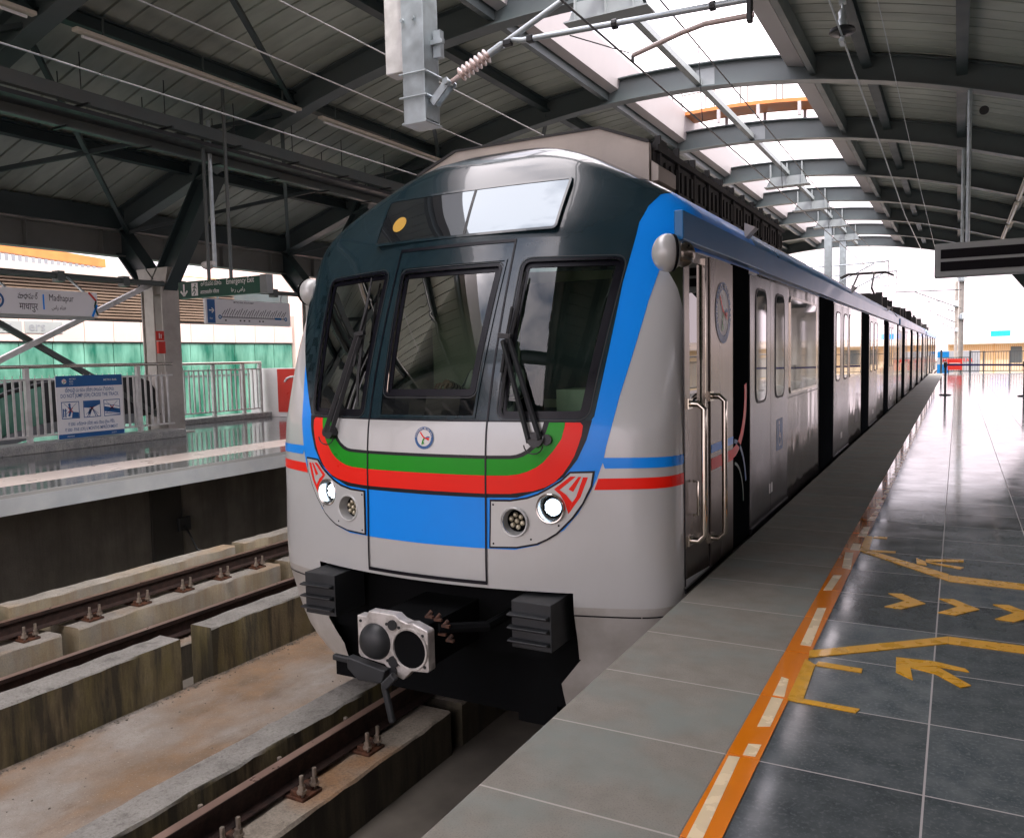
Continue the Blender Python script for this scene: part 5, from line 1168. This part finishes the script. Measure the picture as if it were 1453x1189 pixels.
# roof profile
RP=[(W(z),z) for z in [1.93,2.0,2.06,2.12,2.17,2.21,2.25,2.29,2.33,2.37,2.41,2.46,2.51,2.56,2.61,2.66,2.71,2.75,2.79,2.82,2.835]]
def body(y0,y1,first=False):
    b=MB()
    def loft(prof,m,y0=y0,y1=y1):
        b.use(m); A=[b.bm.verts.new((x,y0,z)) for x,z in prof]; B=[b.bm.verts.new((x,y1,z)) for x,z in prof]
        for i in range(len(A)-1): b.face([A[i],A[i+1],B[i+1],B[i]])
    for sg in (1,-1):
        loft([(CX+sg*1.475,-.06),(CX+sg*1.475,1.93)],MAT['stain']); loft([(CX+sg*w_,z) for w_,z in RP if z<=2.331],MAT['bluedk']); loft([(CX+sg*w_,z) for w_,z in RP if z>=2.329],MAT['roofsilver'])
        if sg>0: b.use(MAT['bluedk']).box(CX+1.46,max(y0,4.5),1.945,CX+1.52,y1,2.105)
        b.use(MAT['line']); b.box(CX+sg*1.40-.09,y0,-.09,CX+sg*1.40+.075,y1,-.055)
    b.use(MAT['under']); b.box(CX-1.3,max(y0,5.0),-.75,CX+1.3,y1,-.09)
    for ye in (y0+.01,y1-.01):
        if first and ye<7: continue
        b.poly([(CX+w_,ye,z) for w_,z in [(1.46,-.06)]+[(w_-.01,z) for w_,z in RP]]+[(CX-w_,ye,z) for w_,z in ([(1.46,-.06)]+[(w_-.01,z) for w_,z in RP])[::-1]])
    return b.build('carriage',None,tr,smooth=35)
def door(car,y0,y1,win=True,wc=False):
    ym=(y0+y1)/2
    for a,c in ((y0+.006,ym-.004),(ym+.004,y1-.006)):
        b=MB(); b.use(MAT['door']); yz(b,rect(a,c,.0,1.905,.02),XS-.002,.02); lf=b.build('door_leaf',None,car,bevel=.004)
        m_=(a+c)/2; hw=.19 if c-a>.6 else .17
        b=MB(); b.use(MAT['gloss']); yz(b,rect(m_-hw,m_+hw,.95,1.80,.11),XS+.0185,.003); b.use(MAT['blackrub'])
        R_=rect(m_-hw-.018,m_+hw+.018,.932,1.818,.12); I_=rect(m_-hw,m_+hw,.95,1.80,.11)
        for k in range(len(R_)): yz(b,[R_[k],R_[(k+1)%len(R_)],I_[(k+1)%len(I_)],I_[k]],XS+.0185,.0045)
        dw=b; b=MB(); b.use(MAT['white']); yz(b,rect(c-.06 if a==y0+.006 else a+.02,c-.02 if a==y0+.006 else a+.06,.16,.24),XS+.0185,.002); b.build('sticker',None,car); b=dw
        if wc and a>ym-.01:
            dw=b; b=MB(); b.use(MAT['navy']); yz(b,rect(m_-.13,m_+.13,.48,.75),XS+.0185,.002); b.use(MAT['white']); x=XS+.0215
            ring(b,(x,m_,.57),.045,.06,(0,1,0),(0,0,1)); strip(b,[(x,m_-.03,.69),(x,m_-.02,.6),(x,m_+.04,.59),(x,m_+.075,.51)],.02,(1,0,0)); ring(b,(x,m_-.03,.715),0,.018,(0,1,0),(0,0,1)); b.build('wheelchair_sign',None,car,normals=False); b=dw
        b.build('door_window',None,car)
    b=MB(); b.use(MAT['line']); yz(b,rect(y0-.006,y0+.006,0,1.91),XS,.006); yz(b,rect(y1-.006,y1+.006,0,1.91),XS,.006); yz(b,rect(ym-.004,ym+.004,0,1.9),XS,.012); yz(b,rect(y0,y1,-.05,0),XS-.002,.03); b.build('door_edge',None,car)
def window(car,y0,y1):
    b=MB(); b.use(MAT['gloss']); yz(b,rect(y0,y1,.96,1.81,.05),XS,.006); b.use(MAT['handle']); R_=rect(y0-.025,y1+.025,.935,1.835,.06); I_=rect(y0,y1,.96,1.81,.05)
    for k in range(len(R_)): yz(b,[R_[k],R_[(k+1)%len(R_)],I_[(k+1)%len(I_)],I_[k]],XS,.009)
    b.build('window',None,car)
def pocket(car,y0,y1):
    b=MB(); yz(b,rect(y0,y1,-.05,1.93),XS,.012); b.build('pocket_panel',MAT['matte'],car)
def seams(car,ys):
    b=MB(); b.use(MAT['line'])
    for y in ys: yz(b,rect(y-.003,y+.003,-.05,1.93),XS,.002)
    b.build('panel_seam',None,car)
c1=body(6.55,23.0,True)
b=MB(); b.box(XS+.002,4.42,1.945,XS+.055,6.56,2.105); b.build('gutter_box',MAT['bluedk'],tr,bevel=.006)
for k,y0 in enumerate((6.215,10.9,15.5,20.05)):
    y1=y0+(1.535 if k==0 else 1.6); door(c1,y0,y1,True,k==0)
    if k: pocket(c1,y0-1.08,y0-.005)
    if k<3: window(c1,y1+.22,y0+(3.39 if k==0 else 3.42)-.06 if k==0 else y1+1.7)
seams(c1,(7.76,9.8,12.55,14.38,17.1,18.95,21.7))
b=MB()
for i in range(7): yz(b,rect(13.5,13.9,.22+.03*i,.235+.03*i),XS,.004)
b.build('vent',MAT['line'],c1)
b=MB()
for sg in (1,): yz(b,rect(7.76,9.8,.9,.906),XS,.003)
b.build('panel_seam',MAT['line'],c1)
c2=body(23.7,43.2); c3=body(43.9,64.0)
b=MB(); b.box(CX-1.2,22.9,-.05,CX+1.2,23.8,2.35); b.box(CX-1.2,43.1,-.05,CX+1.2,44.0,2.35); b.build('gangway',MAT['under'],tr)
for car,o in ((c2,26.3),(c3,46.5)):
    for k in range(4):
        y0=o+4.55*k; pocket(car,y0-1.08,y0-.005); door(car,y0,y0+1.6); window(car,y0+1.85,y0+3.25)
    pocket(car,o+17.12,o+17.5) if o+17.5<63.9 else None
    window(car,o-2.2,o-1.3)
# platform-side small fittings on the cantrail
b=MB()
for y in (6.36,13.4,20.5): b.prism([(CX+1.42,y,2.18),(CX+1.50,y,2.26),(CX+1.42,y,2.30)],(0,.12,0))
b.build('gutter_clip',MAT['roofsilver'],tr)
# roof equipment
prf=[(CX-.96,2.52),(CX-.96,2.78),(CX-.6,2.925),(CX+.6,2.925),(CX+.96,2.78),(CX+.96,2.52)]
b=MB(); b.use(MAT['roofsilver']); b.prism([(x,5.53,z) for x,z in prf],(0,.05,0)); b.use(MAT['equip']); b.prism([(CX+(x-CX)*1.01,5.52,z+.012 if z>2.6 else z) for x,z in prf[1:5]]+[(CX+(x-CX)*.99,5.52,z-.004) for x,z in prf[1:5][::-1]],(0,.08,0)); b.build('roof_fairing',None,tr)
b=MB(); b.use(MAT['equip']); b.prism([(x,5.62,z-.02) for x,z in prf],(0,4.75,0))
for sg in (1,-1):
    x=CX+sg*.965
    for k in range(11):
        y=5.7+k*.43; b.box(x-.02,y,2.5,x+.02,y+.03,2.86)
    for k in range(36):
        y=5.72+k*.13; b.box(x-.01,y,2.55,x+.012,y+.05,2.7)
    b.box(x-.03,5.62,2.74,x+.03,10.36,2.785)
for k in range(14): random.seed(k); y=5.9+k*.33; b.box(CX+.8,y,2.8,CX+.8+random.uniform(.06,.14),y+random.uniform(.05,.16),2.86+random.uniform(0,.05))
b.build('roof_unit',None,tr)
b=MB(); b.prism([(CX+.97,5.55,2.52),(CX+1.02,5.55,2.52),(CX+1.02,5.55,2.62),(CX+.97,5.55,2.66)],(0,.4,0)); b.build('fairing_bracket',MAT['roofsilver'],tr)
for (y0,y1,h,w_) in ((12,15.5,2.98,.95),(17,21,2.95,.9),(25.5,27.5,3.0,.9),(34,38,3.0,.95),(39,42,2.95,.9),(46,50,3.0,.95),(52,57,3.0,.9),(58.5,62,2.95,.9)):
    b=MB(); b.use(MAT['equip'] if y0>24 else MAT['roofsilver']); b.prism([(CX-w_,y0,2.5),(CX-w_,y0,h-.15),(CX-w_+.3,y0,h-.08),(CX+w_-.3,y0,h-.08),(CX+w_,y0,h-.15),(CX+w_,y0,2.5)],(0,y1-y0,0)) if y0>24 else b.prism([(CX-.5,y0,2.7),(CX-.45,y0,2.86),(CX+.45,y0,2.86),(CX+.5,y0,2.7)],(0,y1-y0,0))
    b.build('roof_unit',None,tr)
random.seed(5)
for k in range(60):
    b=MB(); y=24.5+k*.65; x=CX+random.uniform(.5,1.05); b.box(x,y,2.4,x+random.uniform(.06,.2),y+random.uniform(.08,.3),2.62+random.uniform(.05,.26)*(1 if k<40 else .6)); b.build('roof_fitting',MAT['equip'],tr)
b=MB(); py=31.0
b.tube([(CX-.4,py,2.9),(CX-.3,py-1.3,3.35),(CX-.25,py+.2,3.95)],.035,8); b.tube([(CX+.4,py,2.9),(CX+.3,py-1.3,3.35),(CX+.25,py+.2,3.95)],.035,8)
b.tube([(CX-.85,py+.2,3.85),(CX-.6,py+.2,3.97),(CX+.6,py+.2,3.97),(CX+.85,py+.2,3.85)],.03,8); b.tube([(CX-.85,py+.55,3.85),(CX-.6,py+.55,3.97),(CX+.6,py+.55,3.97),(CX+.85,py+.55,3.85)],.03,8); b.box(CX-.5,py-.4,2.83,CX+.5,py+.4,2.92); b.build('pantograph',MAT['equip'],tr)
# coupler, buffers and underframe
KX=.86; CXc=CX+.02; Yc=3.72
b=MB(); fp=[(-.30,-.16),(-.22,-.16),(-.2,-.125),(.02,-.125),(.06,-.15),(.12,-.165),(.16,-.16),(.27,-.19),(.28,-.2),(.28,-.42),(.27,-.43),(.14,-.44),(.07,-.50),(.0,-.48),(-.08,-.43),(-.28,-.41),(-.3,-.39)]
b.prism([(CXc+KX*x,Yc,z) for x,z in fp],(0,.07,0)); cp=b.build('coupler',MAT['coupler'],tr,bevel=.006)
b=MB(); b.use(MAT['under']); b.tube([(CXc+KX*.135,Yc-.004,-.31),(CXc+KX*.135,Yc+.001,-.31)],.115,28); b.use(MAT['bufr']); b.tube([(CXc+KX*.135,Yc-.006,-.31),(CXc+KX*.135,Yc-.003,-.31)],.09,28) if False else None; b.build('funnel_hole',None,cp); MB().lathe((CXc+KX*.135,Yc,-.31),(0,-1,0),[(.0,.125),(.012,.122),(.012,.112),(.0,.108)],28,False).build('funnel_rim',MAT['coupler'],cp,smooth=30)
b=MB(); b.lathe((CXc-KX*.15,Yc,-.30),(0,-1,0),[(-.02,.108),(.004,.108),(.02,.102),(.045,.085),(.062,.05),(.068,.015)],24); b.build('guide_cone',MAT['bufr'],cp,smooth=40)
for x,z,r in ((.0,-.185,.03),(-.005,-.455,.026),(.0,-.40,.034)):
    MB().tube([(CXc+KX*x,Yc-.012,z),(CXc+KX*x,Yc+.001,z)],r,16).build('port',MAT['black'],cp)
for x,z in ((-.05,-.185),(.05,-.195),(-.27,-.19),(-.05,-.4),(.05,-.41),(.25,-.4),(.24,-.22)): MB().tube([(CXc+KX*x,Yc-.006,z),(CXc+KX*x,Yc+.001,z)],.009,8).build('bolt',MAT['black'],cp)

b=MB(); b.bar((CXc-.42,Yc-.03,-.425),(CXc-.24,Yc-.03,-.43),.035,.035); b.prism([(CXc-.30,Yc-.06,-.40),(CXc-.30,Yc-.06,-.47),(CXc-.22,Yc-.06,-.53),(CXc-.05,Yc-.06,-.52),(CXc-.02,Yc-.06,-.44)],(0,.06,0)); b.build('lever',MAT['bufr'],cp,bevel=.008)
b=MB(); b.bar((CXc+.04,Yc-.05,-.46),(CXc-.03,Yc-.06,-.53),.045,.05); b.bar((CXc-.03,Yc-.06,-.52),(CXc+.03,Yc-.07,-.73),.03,.04); b.build('uncoupling_horn',MAT['bufr'],cp,bevel=.01)
b=MB(); b.box(CXc-.2,Yc+.07,-.43,CXc+.2,4.9,-.18); b.tube([(CXc+.25,Yc+.1,-.2),(CXc+.45,Yc+.3,-.22),(CXc+.5,4.6,-.2)],.03,8); b.build('drawbar',MAT['under'],cp)
b=MB()
for x,z in ((.2,-.14),(.27,-.15),(.33,-.18),(.3,-.23),(.36,-.26)): b.tube([(CXc+KX*x,Yc+.1,z),(CXc+KX*x+.01,Yc+.13,z+.02)],.012,8); b.box(CXc+KX*x-.01,Yc+.09,z-.008,CXc+KX*x+.04,Yc+.11,z+.006)
b.build('hose_valve',MAT['iron'],cp)
for sg in (1,-1):
    x0=CX+sg*.77
    b=MB(); b.box(x0-.125,4.0,-.31,x0+.125,4.3,-.04)
    for z in (-.115,-.19,-.265): b.prism([(x0-.135,4.0,z-.02),(x0-.135,3.955,z+.0),(x0-.135,3.955,z+.008),(x0-.135,4.0,z+.012)],(.25,0,0))
    b.build('anticlimber',MAT['bufr'],tr,bevel=.004)
b=MB(); b.box(CX-1.2,4.62,-1.0,CX+1.2,6.6,-.1); b.box(CX-.95,4.35,-.5,CX+.95,4.62,-.06); b.box(CX+.45,4.42,-.95,CX+.72,4.6,-.5); b.box(CX+.62,4.4,-.8,CX+.95,4.44,-.4); b.box(CX-.95,4.4,-.8,CX-.62,4.44,-.4); b.build('underframe',MAT['under'],tr)
for y in (6.6,8.8,18.6,20.8,25.8,28,38.8,41):
    for sg in (1,-1):
        b=MB(); b.tube([(CX+sg*.67,y,-.66),(CX+sg*.80,y,-.66)],.415,28); b.tube([(CX+sg*.65,y,-.66),(CX+sg*.67,y,-.66)],.44,28); b.build('wheel',MAT['iron'],tr,smooth=30)
# ------------------------------------------------------------------ driver
t=thing('person',(CX-.1,5.2,.5),'train driver in a striped shirt sitting behind the front door window','person')
def skinned(name,V,Ed,rad,parent,mats,pick,sub=2):
    me=bpy.data.meshes.new(name); me.from_pydata(V,Ed,[]); ob=bpy.data.objects.new(name,me); COL.objects.link(ob)
    m=ob.modifiers.new('s','SKIN'); m.use_smooth_shade=True
    for i,r in enumerate(rad): me.skin_vertices[0].data[i].radius=(r,r)
    me.skin_vertices[0].data[0].use_root=True
    ob.modifiers.new('d','SUBSURF').levels=sub; ob.modifiers['d'].render_levels=sub
    dg=bpy.context.evaluated_depsgraph_get(); m2=bpy.data.meshes.new_from_object(ob.evaluated_get(dg)); bpy.data.objects.remove(ob)
    m2.materials.clear()
    for x in mats: m2.materials.append(x)
    for p in m2.polygons: p.material_index=pick(p.center); p.use_smooth=True
    o=bpy.data.objects.new(name,m2); COL.objects.link(o); o.parent=parent
    ORG[o]=ORG[parent]
    for v in m2.vertices: v.co-=ORG[parent]
    return o
D=Vector((CX-.1,5.26,.0))
V=[D+Vector(p) for p in ((0,0,.6),(0,-.01,.8),(0,-.02,1.0),(0,-.02,1.1),(0,-.03,1.19),(0,-.05,1.27),(0,-.06,1.36),
 (-.17,-.02,1.06),(-.22,-.16,.90),(-.18,-.42,.98),(-.15,-.49,.99),(.17,-.02,1.06),(.23,-.14,.88),(.16,-.4,.96),(.14,-.48,.97),
 (-.1,-.05,.6),(-.13,-.45,.6),(-.13,-.5,.15),(-.13,-.62,.08),(.1,-.05,.6),(.13,-.45,.6),(.13,-.5,.15),(.13,-.62,.08))]
Ed=[(0,1),(1,2),(2,3),(3,4),(4,5),(5,6),(3,7),(7,8),(8,9),(9,10),(3,11),(11,12),(12,13),(13,14),(0,15),(15,16),(16,17),(17,18),(0,19),(19,20),(20,21),(21,22)]
rad=[.14,.135,.15,.12,.055,.085,.09,.07,.05,.038,.035,.07,.05,.038,.035,.09,.075,.05,.04,.09,.075,.05,.04]
zb=.17
def pick(c):
    if c.z>zb+1.17: return 0
    if c.y<D.y-.47 and c.z>.9: return 0
    if c.z<.68: return 2
    return 1
V=[v+Vector((0,0,.17)) if i not in (17,18,21,22) else v for i,v in enumerate(V)]; D=D+Vector((0,0,.17))
bd=skinned('body',V,Ed,rad,t,[MAT['skin'],MAT['shirt'],MAT['trouser']],pick)
b=MB(); hc=D+Vector((0,-.045,1.36)); b.sphere(hc+Vector((0,.015,.03)),.1,.95,1.05,.95,18,12); b.build('hair',MAT['hair'],t,smooth=60)
b=MB(); b.use(MAT['skin']); f=D+Vector((0,-.155,1.32)); b.sphere(f+Vector((0,.01,0)),.022,.7,1,1.2,8,6)
for sg in (1,-1): b.sphere(D+Vector((sg*.095,-.05,1.32)),.028,.4,.8,1.1,8,6)
b.use(MAT['hair']); 
for sg in (1,-1): b.sphere(f+Vector((sg*.035,.02,.025)),.011,1,.6,.7,8,6)
b.box(f.x-.025,f.y+.018,f.z-.05,f.x+.025,f.y+.026,f.z-.043); b.build('face',None,t,smooth=60)
b=MB(); b.use(MAT['skin'])
for sg,h in ((-1,V[10]),(1,V[14])):
    for k,(dx,l) in enumerate(((-.03,.065),(-.01,.08),(.01,.075),(.03,.06))):
        p=h+Vector((dx,-.03,.0)); b.tube([p,p+Vector((dx*.2,-l*.55,-.005)),p+Vector((dx*.2,-l*.9,-.035))],[.009,.0085,.007],8)
    p=h+Vector((-sg*.035,.0,.0)); b.tube([p,p+Vector((-sg*.03,-.035,-.01)),p+Vector((-sg*.025,-.06,-.02))],[.011,.01,.008],8)
b.build('fingers',None,t,smooth=60)
